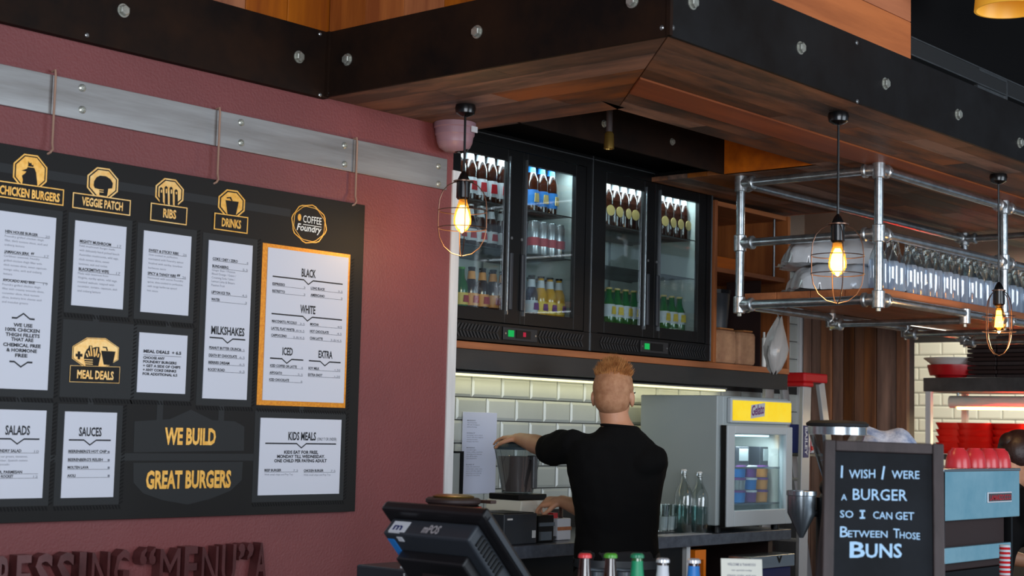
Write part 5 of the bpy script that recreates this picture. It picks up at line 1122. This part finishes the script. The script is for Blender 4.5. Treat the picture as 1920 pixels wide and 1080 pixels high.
MB().box((ex0,EY+.021,ZBAR+.05),(ex1-.03,EY+.42,ZBAR+.099)).build('drip_tray','black',es,bev=.004)
MB().box((ex0,EY+.0,ZBAR+.04),(ex0+.012,EY+.43,ezt-.01)).box((ex1-.05,EY+.012,ZBAR+.04),(ex1-.035,EY+.43,ez1)).build('side_frame','black',es)
for (a,b_) in ((ex0+.05,EY+.06),(ex1-.08,EY+.06),(ex0+.05,EY+.36),(ex1-.08,EY+.36)): MB().lathe([(.02,0),(.018,.049)],(a,b_,ZBAR+.001),12).build('foot','black',es)
bx0,bz1=PZ(1852,923,EY-.004); bx1,_=PZ(1897,922,EY-.004); _,bz0=PZ(1875,942,EY-.004)
bd=MB().box((bx0,EY-.005,bz0),(bx1,EY-.0005,bz1)).build('maker_badge','labelw',es,bev=.002)
MB().box((bx0+.006,EY-.0062,bz0+.005),(bx1-.006,EY-.005,bz1-.005)).build('badge_ground','steeldull',bd)
k=MB(); text(k,'LAMARZOCCO',(bx0+.012,EY-.0068,bz0+.009),UX,UZ,bx1-bx0-.024,bz1-bz0-.018,.03); k.build('badge_lettering','labelr',bd)
cupx=[on(x_,860,1,EY+.07).x for x_ in (1796,1826,1851,1873)]
for i,xx in enumerate(cupx):
    t=thing('coffee_cup',('first','second','third','fourth')[i]+' red cup from the left, upside down on the espresso machine','cup',(xx,EY+.07,ezt),'red cups on the espresso machine')
    MB().lathe([(.043,.0015),(.043,.004),(.041,.03),(.032,.058),(.022,.066),(.021,.070),(.016,.068),(0,.068)],(xx,EY+.07,ezt),28).build('cup_body','redcup',t,smooth=True)
    MB().tube([(xx+.040,EY+.07,ezt+.018),(xx+.058,EY+.072,ezt+.022),(xx+.058,EY+.072,ezt+.040),(xx+.036,EY+.07,ezt+.046)],.0035,6).build('handle','redcup',t,smooth=True)
# towel
t=thing('tea_towel','crumpled blue and white striped tea towel on top of the espresso machine','towel',(ex0+.1,EY+.25,ezt))
mb=MB(); n=26; K=16; V=[]
for j in range(K):
    for i in range(n):
        u=i/(n-1); v=j/(K-1); x=ex0-.13+.36*u; y=EY+.13+.26*v; h=.108*math.sin(PI*min(1,max(0,u)))**.5*math.sin(PI*v)**.5*(1+.25*math.sin(11*u+3*v)+.2*math.sin(7*v-9*u))+.006
        V.append((x,y,ezt+h+.012*(1-u)))
mb.add(V,[(j*n+i,j*n+i+1,(j+1)*n+i+1,(j+1)*n+i) for j in range(K-1) for i in range(n-1)]); o=mb.build('towel_cloth','towel',t,smooth=True)
sm=o.modifiers.new('s','SOLIDIFY'); sm.thickness=.004
# stack of red lids to the right
for i,(x_,ya,yb_,lb) in enumerate(((1884,1024,1046,'upper'),(1886,1047,1085,'lower'))):
    pass
c=dep(1884,1050,4.85); t=thing('lid_stack','red and white striped stack of cup lids beside the espresso machine','lids',(c.x,c.y,ZBAR)); zt_=dep(1884,1024,4.85).z; z=ZBAR+.001; i=0
while z<zt_:
    r=.0165; MB().lathe([(r,0),(r+.001,.004),(r*.9,.007),(0,.007)],(c.x,c.y,z),18).build('lid','red' if i%2==0 else 'labelw',t); z+=.0072; i+=1
# ================================================================ KITCHEN PASS
KX=8.9
ka=on(1731,708,0,KX); kb=on(1731,734,0,KX)
kp=thing('steel_pass_shelf','stainless steel kitchen pass with heat lamp, seen beyond the plank wall','shelf',(KX,3.6,0))
ky0=2.6; ky1=ka.y; kz1=(ka.z); kz0=kb.z
MB().box((KX,ky0,kz0),(KX+.55,ky1,kz1)).build('top_shelf','steeldull',kp,bev=.003)
zl_=on(1800,852,0,KX).z
MB().box((KX,ky0,zl_-.035),(KX+.6,ky1,zl_)).build('lower_shelf','steeldull',kp,bev=.003)
for (x_,y_) in ((KX+.02,ky1-.03),(KX+.53,ky1-.03),(KX+.02,ky0+.04),(KX+.53,ky0+.04)):
    MB().box((x_-.017,y_-.017,0),(x_+.017,y_+.017,kz0)).build('post','trim',kp)
MB().box((KX+.02,ky1-.10,zl_-.5),(KX+.5,ky1-.02,zl_-.46)).box((KX+.1,ky0,zl_-.5),(KX+.5,ky1-.1,zl_-.46)).build('base_shelf','steeldull',kp)
ha=on(1782,752,0,KX+.25); hz=on(1850,754,0,KX+.25).z
hl=MB().tube([(KX+.25,ha.y,hz),(KX+.25,ky0+.1,hz)],.038,16).build('heat_lamp_hood','cardw',kp,smooth=True)
MB().tube([(KX+.25,ha.y-.05,hz-.026),(KX+.25,ky0+.15,hz-.026)],.022,12).build('heat_lamp_tube','heat',kp,smooth=True)
for yy in (ha.y-.05,3.2): MB().cyl((KX+.25,yy,hz+.03),(KX+.25,yy,kz0),.008).build('bracket','steel',kp)
area('heat_lamp_glow',(KX+.25,3.4,hz-.07),(KX+.25,3.4,0),.1,1.2,40,(1,.74,.40))
# bowls on the top shelf
p=on(1787,690,0,KX+.2); r=.16
t=thing('red_bowl','red bowl with white rim inside a white dish on top of the kitchen pass','bowl',(KX+.2,p.y,kz1)); cz=kz1
MB().lathe([(.0,.002),(.11,.002),(.12,.018),(.15,.02),(.165,.075),(.165,.085),(.15,.085),(.13,.03),(0,.03)],(KX+.22,p.y,cz),32).build('bowl_body','red',t,smooth=True)
MB().lathe([(.10,.03),(.125,.09),(.17,.125),(.168,.13),(.11,.10),(0,.05)],(KX+.22,p.y+.02,cz),32).build('white_dish','whitecer',t,smooth=True)
for s,(pxl,pxr,nl,lbl) in enumerate(((1812,1868,9,'tall stack of dark serving boards on the kitchen pass, left pile'),(1868,1925,11,'tall stack of dark serving boards on the kitchen pass, right pile'))):
    ya=on(pxl,680,0,KX+.12).y; yb_=on(pxr,680,0,KX+.12).y
    for i in range(nl):
        t=thing('serving_board',f'dark serving board, {ORDN[i+1]} from the bottom of the {("left","right")[s]} pile on the kitchen pass','board',(KX+.3,(ya+yb_)/2,kz1+i*.026),('left','right')[s]+' pile of serving boards')
        o_=random.uniform(-.012,.012); MB().box((KX+.12+o_,yb_+.005+o_,kz1+i*.026+.001),(KX+.45+o_,ya-.005+o_,kz1+i*.026+.023)).build('board_body','trayd' if i%3 else 'darkframe',t,bev=.003)
        MB().box((KX+.45+o_,(ya+yb_)/2-.03,kz1+i*.026+.003),(KX+.52+o_,(ya+yb_)/2+.03,kz1+i*.026+.021)).build('handle','trayd',t)
for s,(pxl,pxr,n_,lb) in enumerate(((1766,1802,4,'left'),(1800,1846,4,'middle'),(1864,1922,4,'right'))):
    ya=on(pxl,820,0,KX+.2).y; yb_=on(pxr,820,0,KX+.2).y; w2=(ya-yb_)/2; cy_=(ya+yb_)/2; zt_=on(1800,792,0,KX+.2).z; st=(zt_-zl_-.07)/(n_-1)
    for i in range(n_):
        t=thing('food_basket',f'red plastic food basket, {ORDN[i+1]} from bottom in the {lb} stack under the heat lamp','basket',(KX+.28,cy_,zl_+i*st),lb+' stack of red baskets')
        b=MB(); z=zl_+i*st+.001
        b.rings([sqring(KX+.28,cy_,z,w2*1.5,.2),sqring(KX+.28,cy_,z+.05,w2*1.85,.25),sqring(KX+.28,cy_,z+.068,w2*1.98,.27),sqring(KX+.28,cy_,z+.068,w2*1.8,.25),sqring(KX+.28,cy_,z+.008,w2*1.4,.19)]); b.build('basket_body','redbowl',t,smooth=True)
# ================================================================ PEOPLE
def union(name,mb,m,parent,vox,smooth_it=4):
    o=mb.build('tmp_'+name,m,parent,smooth=True)
    r=o.modifiers.new('r','REMESH'); r.mode='VOXEL'; r.voxel_size=vox; r.use_smooth_shade=True
    s=o.modifiers.new('s','SMOOTH'); s.factor=.5; s.iterations=smooth_it
    bpy.context.view_layer.update(); dg=bpy.context.evaluated_depsgraph_get(); me=bpy.data.meshes.new_from_object(o.evaluated_get(dg)); me.name=name
    for p in me.polygons: p.use_smooth=True
    if not me.materials: me.materials.append(M[m])
    n=bpy.data.objects.new(name,me); COL.objects.link(n); n.parent=parent; ORG[n.name]=ORG[parent.name]; bpy.data.objects.remove(o); return n
def ell(c,R_,F_,rx,ry,n=28,e=2.4,tilt=0):
    P=[]
    for i in range(n):
        a=2*PI*i/n; ca,sa=math.cos(a),math.sin(a); k=(abs(ca)**e+abs(sa)**e)**(-1/e); P.append(Vector(c)+R_*(ca*k*rx)+F_*(sa*k*ry)+UZ*(tilt*ca))
    return P
def hand(mb,wrist,dirv,nrm,thumb_side,curl,scale=1.0,spread=.0):
    """palm + four jointed fingers + thumb; dirv: towards fingertips, nrm: back of the hand"""
    d=dirv.normalized(); n_=(nrm-d*nrm.dot(d)).normalized(); s=d.cross(n_).normalized()*thumb_side; w=Vector(wrist); k=scale
    for i in range(4):
        off=(.030-.020*i)*k; a=w+d*.012*k+s*off*.6; b=w+d*.082*k+s*off
        mb.cap2(a,b,.0145*k,.0115*k,10)
    mb.cap2(w-d*.01,w+d*.03*k,.024*k,.022*k,12)
    for i,(L_,rr) in enumerate(((.072,.0088),(.080,.0092),(.074,.0088),(.058,.0078))):
        off=(.030-.020*i)*k; p=w+d*.084*k+s*off; dd=(d+s*spread*(1.5-i)*.3).normalized(); ang=curl
        for j,fr in enumerate((.45,.32,.23)):
            dv=(dd*math.cos(ang)-n_*math.sin(ang)).normalized(); q=p+dv*(L_*fr*k); mb.cap2(p,q,rr*k*(1-.08*j),rr*k*(1-.08*(j+1)),10); p=q; ang+=curl*.9
    p=w+d*.02*k+s*.03*k; dv=(d*.55+s*.75-n_*.3).normalized(); q=p+dv*.038*k; mb.cap2(p,q,.0125*k,.0105*k,10)
    dv2=(d*.9+s*.25-n_*(.35+curl*.3)).normalized(); q2=q+dv2*.03*k; mb.cap2(q,q2,.0102*k,.0095*k,10); q3=q2+(dv2*.8-n_*.3).normalized()*.024*k; mb.cap2(q2,q3,.0095*k,.008*k,10)
# --- barman
DM=6.08
base=dep(1155,900,DM)
man=thing('barman','person with short ginger hair in a black t-shirt seen from behind, pressing the blender lid','person',(base.x,base.y,0))
fwd=(fw*math.cos(.22)+Vector((-rt.x,-rt.y,0))*math.sin(.22)).normalized(); rgt=fwd.cross(UZ).normalized()
def J(x,y,d): return dep(x,y,d)
neck0=J(1160,806,DM+.02); headc=J(1150,742,DM+.05)
hf=(fw*math.cos(-.22)+Vector((-rt.x,-rt.y,0))*math.sin(-.22)).normalized(); hr=hf.cross(UZ).normalized()
body=MB()
# head: skull, jaw, face features
body.ball(headc+UZ*.028-hf*.005,(.076,.094,.088),24,16,(hr,hf,UZ)); body.ball(headc-UZ*.035+hf*.025,(.062,.072,.078),20,14,(hr,hf,UZ))
body.ball(headc-UZ*.085+hf*.055,(.038,.036,.030),16,10,(hr,hf,UZ))
body.cap2(headc+hf*.088+UZ*.01,headc+hf*.108-UZ*.022,.010,.014,10); body.ball(headc+hf*.092-UZ*.055,(.024,.012,.010),12,8,(hr,hf,UZ)); body.ball(headc+hf*.082+UZ*.028,(.055,.014,.010),12,8,(hr,hf,UZ))
for s in (-1,1): body.ball(headc+hr*s*.077-hf*.008-UZ*.012,(.010,.021,.034),14,10,((hr*.9+hf*-.3*s).normalized() if False else hr,hf,UZ)); body.ball(headc+hr*s*.082-hf*.016-UZ*.008,(.006,.014,.022),12,8,(hr,hf,UZ))
body.cap2(headc-UZ*.055-hf*.012,neck0-UZ*.02,.056,.062,20); body.cap2(neck0+rgt*.0-UZ*.01,neck0-UZ*.05,.068,.09,20)
LS=J(1074,836,DM+.02); RS=J(1222,862,DM-.02); chest=J(1156,905,DM+.03); waist=J(1158,1000,DM+.03); hip=J(1160,1075,DM+.03)
def torso(mb,g,z_bottom_extra=0,sh=0):
    rows=[(neck0-UZ*.012,.065+g,.060+g,0),(neck0-UZ*.038,.125+g,.075+g,.010),(neck0-UZ*.062,.172+g,.088+g,.018),(J(1156,860,DM+.03),.196+g,.105+g,.012),(chest,.178+g,.118+g,0),(J(1156,950,DM+.03),.160+g,.112+g,0),(waist,.150+g,.105+g,0),(J(1158,1045,DM+.03),.158+g,.112+g,0),(hip-UZ*z_bottom_extra,.165+g,.118+g,0)]
    mb.rings([ell(c,rgt,fwd,rx,ry,tilt=-t_) for c,rx,ry,t_ in rows])
torso(body,0,.02)
LE=J(1026,840,DM+.20); LW=J(975,823,DM+.50); 
lidtop=Vector((jx,jy,1.405+.040))
body.cap2(LS,LE,.052,.041,16)
mid=LE.lerp(LW,.45); body.cap2(LE,mid,.043,.041,16); body.cap2(mid,LW,.040,.027,16)
ld_=(lidtop-LW); hd_=(Vector((lidtop.x-.035,lidtop.y+.02,lidtop.z+.014))-LW)
hand(body,LW,hd_,UZ*1.0+fw*-.2,-1,.30,1.0,.5)
RE=J(1110,962,DM+.26); RWr=J(1054,940,DM+.40)
body.cap2(RS,RE+rgt*.03,.050,.042,16); body.cap2(RE+rgt*.03,RE.lerp(RWr,.4),.042,.038,16); body.cap2(RE.lerp(RWr,.4),RWr,.038,.026,16)
hand(body,RWr,J(1006,942,DM+.46)-RWr,UZ*.9-fw*.5,-1,.62,1.0,.3)
# legs
for s in (-1,1):
    h0=hip+rgt*s*.09-UZ*.03; kn=Vector((h0.x,h0.y,.50))+fwd*.02; an=Vector((h0.x,h0.y,.09))
    body.cap2(h0,kn,.085,.055,16); body.cap2(kn,an,.052,.036,16); body.cap2(an-UZ*.03,an-UZ*.045+fwd*.14,.036,.026,12)
bo=union('body',body,'skin',man,.0065,3)
# t-shirt
ts=MB(); torso(ts,.012,.01); ts.rings([ell(neck0+UZ*a,rgt,fwd,b,c) for a,b,c in ((-.045,.15,.09),(-.02,.118,.085),(.002,.082,.074),(.016,.071,.070))])
ts.cap2(LS+UZ*.004,LS.lerp(LE,.86)-UZ*.006,.066,.068,20); ts.cap2(RS,RS.lerp(RE,.45),.062,.056,20)
ts.cap2(LS-UZ*.01+rgt*.05,LS+UZ*.004,.062,.064,20); ts.cap2(RS-UZ*.01-rgt*.04,RS,.062,.062,20)
tso=union('t_shirt',ts,'tshirt',man,.009,5)
tx=bpy.data.textures.new('folds','CLOUDS'); tx.noise_scale=.11; dm=tso.modifiers.new('folds','DISPLACE'); dm.texture=tx; dm.strength=.022; dm.mid_level=.5
MB().tube([neck0+UZ*.014+rgt*math.cos(a)*.068+fwd*math.sin(a)*.067+UZ*(-.004*math.cos(a)) for a in [2*PI*i/32 for i in range(32)]],.006,8,True).build('collar','tshirt',man,smooth=True)
tr=MB(); tr.rings([ell(c,rgt,fwd,rx,ry) for c,rx,ry in ((waist-UZ*.06,.166,.122),(hip,.180,.132),(hip-UZ*.12,.185,.135))])
for s in (-1,1):
    h0=hip+rgt*s*.09-UZ*.05; kn=Vector((h0.x,h0.y,.50))+fwd*.02; an=Vector((h0.x,h0.y,.07)); tr.cap2(h0,kn,.100,.072,18); tr.cap2(kn,an,.070,.058,18)
union('trousers',tr,'trousers',man,.012,3)
ap=MB(); c_=J(1160,1052,DM+.03); ap.rings([ell(c_-UZ*.022,rgt,fwd,.182,.136,40),ell(c_+UZ*.010,rgt,fwd,.180,.134,40),ell(c_+UZ*.010,rgt,fwd,.172,.126,40),ell(c_-UZ*.022,rgt,fwd,.174,.128,40)],closed=True); ap.build('apron_band','posgrey',man,smooth=True)
for s in (-1,1): 
    h0=hip+rgt*s*.09; MB().rings([ell(Vector((h0.x,h0.y,z_))+fwd*(.05 if z_<.07 else .0),rgt,fwd,rx,ry,20) for z_,rx,ry in ((.002,.05,.14),(.035,.05,.135),(.075,.052,.07),(.12,.048,.058))]).build('shoe','black',man,smooth=True)
# hair: clipped sides and a spiky top
hs_=MB(); hs_.ball(headc+UZ*.030-hf*.010,(.081,.097,.090),28,18,(hr,hf,UZ)); hs_.ball(headc-UZ*.015-hf*.030,(.073,.074,.066),20,14,(hr,hf,UZ))
ho=union('clipped_hair',hs_,'hairs',man,.007,2)
bmh=bmesh.new(); bmh.from_mesh(ho.data)
mo=ORG[man.name]
dl=[v for v in bmh.verts if (v.co+mo-headc).dot(hf)>.055-.25*((v.co+mo-headc).z-.05) or (abs((v.co+mo-headc).dot(hr))>.066 and -.05<(v.co+mo-headc).z<.012 and (v.co+mo-headc).dot(hf)>-.035)]
bmesh.ops.delete(bmh,geom=dl,context='VERTS'); bmh.to_mesh(ho.data); bmh.free()
sp=MB(); rnd=random.Random(11)
sp.ball(headc+UZ*.056+hf*.0,(.076,.089,.056),24,14,(hr,hf,UZ))
for i in range(1500):
    a=rnd.uniform(0,2*PI); r_=math.sqrt(rnd.random()); ux,uy=math.cos(a)*r_,math.sin(a)*r_
    p=headc+UZ*(.062+.058*math.sqrt(max(0,1-r_*r_*.92)))+hr*ux*.071+hf*uy*.085
    dv=(UZ*(.75+.3*rnd.random())+hr*(ux*.5+rnd.uniform(-.35,.35))+hf*(uy*.45+rnd.uniform(-.3,.4))).normalized(); L_=rnd.uniform(.022,.056)*(1.1-.55*r_)
    q=p+dv*L_; sd=dv.cross(hf).normalized()*.0032; s2=dv.cross(sd).normalized()*.0032
    b_=p-dv*.006; sp.add([b_+sd,b_-sd*.5+s2,b_-sd*.5-s2,q],[(0,1,3),(1,2,3),(2,0,3),(0,2,1)])
sp.build('hair','hair',man)
gl_=MB(); 
for s in (-1,1): gl_.tube([headc+hr*s*.083-hf*.005+UZ*.012,headc+hr*s*.080+hf*.05+UZ*.016,headc+hr*s*.072+hf*.100+UZ*.014],.002,6)
gl_.tube([headc-hr*.072+hf*.100+UZ*.014,headc-hr*.02+hf*.112+UZ*.014,headc+hr*.02+hf*.112+UZ*.014,headc+hr*.072+hf*.100+UZ*.014],.002,6); gl_.build('glasses','black',man,smooth=True)
# --- cook beyond the coffee machine, head bent
hc=dep(1914,860,6.75); pn=thing('kitchen_worker','person with dark brown hair bent over at the right edge, behind the espresso machine','person',(hc.x+.1,hc.y+.05,0))
f2=(fw*.3+rt*.9).normalized(); r2=f2.cross(UZ).normalized(); dn=(f2*.85-UZ*.5).normalized(); up2=(UZ*.87+f2*.5).normalized()
b2=MB(); b2.ball(hc,(.078,.096,.10),20,14,(r2,dn,up2)); b2.ball(hc+dn*.035-up2*.055,(.058,.06,.06),16,12,(r2,dn,up2)); b2.cap2(hc+dn*.09-up2*.01,hc+dn*.112-up2*.03,.009,.013,10)
for s in (-1,1): b2.ball(hc+r2*s*.078-up2*.02,(.010,.02,.032),12,8,(r2,dn,up2))
nk2=hc-up2*.13-dn*.05; b2.cap2(hc-up2*.04-dn*.02,nk2,.052,.06,16)
ch2=nk2-UZ*.22-f2*.05; hp2=Vector((ch2.x,ch2.y,.92))-f2*.10
b2.rings([ell(c,r2,f2,a,b) for c,a,b in ((hp2,.16,.12),(hp2.lerp(ch2,.5),.145,.11),(ch2,.175,.12),(nk2-UZ*.05,.13,.08),(nk2,.06,.06))])
for s in (-1,1):
    sh2=nk2-UZ*.09+r2*s*.17; el2=sh2-UZ*.24+f2*.06; wr2=el2+f2*.22-UZ*.05-r2*s*.08; b2.cap2(sh2,el2,.05,.04,14); b2.cap2(el2,wr2,.04,.027,14); hand(b2,wr2,f2-UZ*.3,UZ,-s,.4)
    h0=hp2+r2*s*.09; b2.cap2(h0,Vector((h0.x,h0.y,.48)),.085,.055,14); b2.cap2(Vector((h0.x,h0.y,.48)),Vector((h0.x,h0.y,.06)),.052,.036,14); b2.cap2(Vector((h0.x,h0.y,.04)),Vector((h0.x,h0.y,.035))+f2*.15,.035,.028,12)
union('body',b2,'skin',pn,.008,3)
c2=MB(); c2.rings([ell(c,r2,f2,a,b) for c,a,b in ((hp2-UZ*.05,.178,.138),(hp2.lerp(ch2,.5),.162,.126),(ch2,.19,.135),(nk2-UZ*.05,.145,.095),(nk2-UZ*.01,.07,.07))])
for s in (-1,1): sh2=nk2-UZ*.09+r2*s*.17; el2=sh2-UZ*.24+f2*.06; c2.cap2(sh2,sh2.lerp(el2,.6),.062,.056,14)
for s in (-1,1): h0=hp2+r2*s*.09; c2.cap2(h0,Vector((h0.x,h0.y,.1)),.10,.06,14)
union('work_clothes',c2,'tshirt',pn,.012,3)
h2=MB(); h2.ball(hc+up2*.022-dn*.012,(.092,.106,.102),28,18,(r2,dn,up2)); h2.ball(hc-dn*.085+up2*.03,(.045,.045,.045),16,12,(r2,dn,up2)); h2.build('hair','darkhair',pn,smooth=True)
for i in range(0): pass
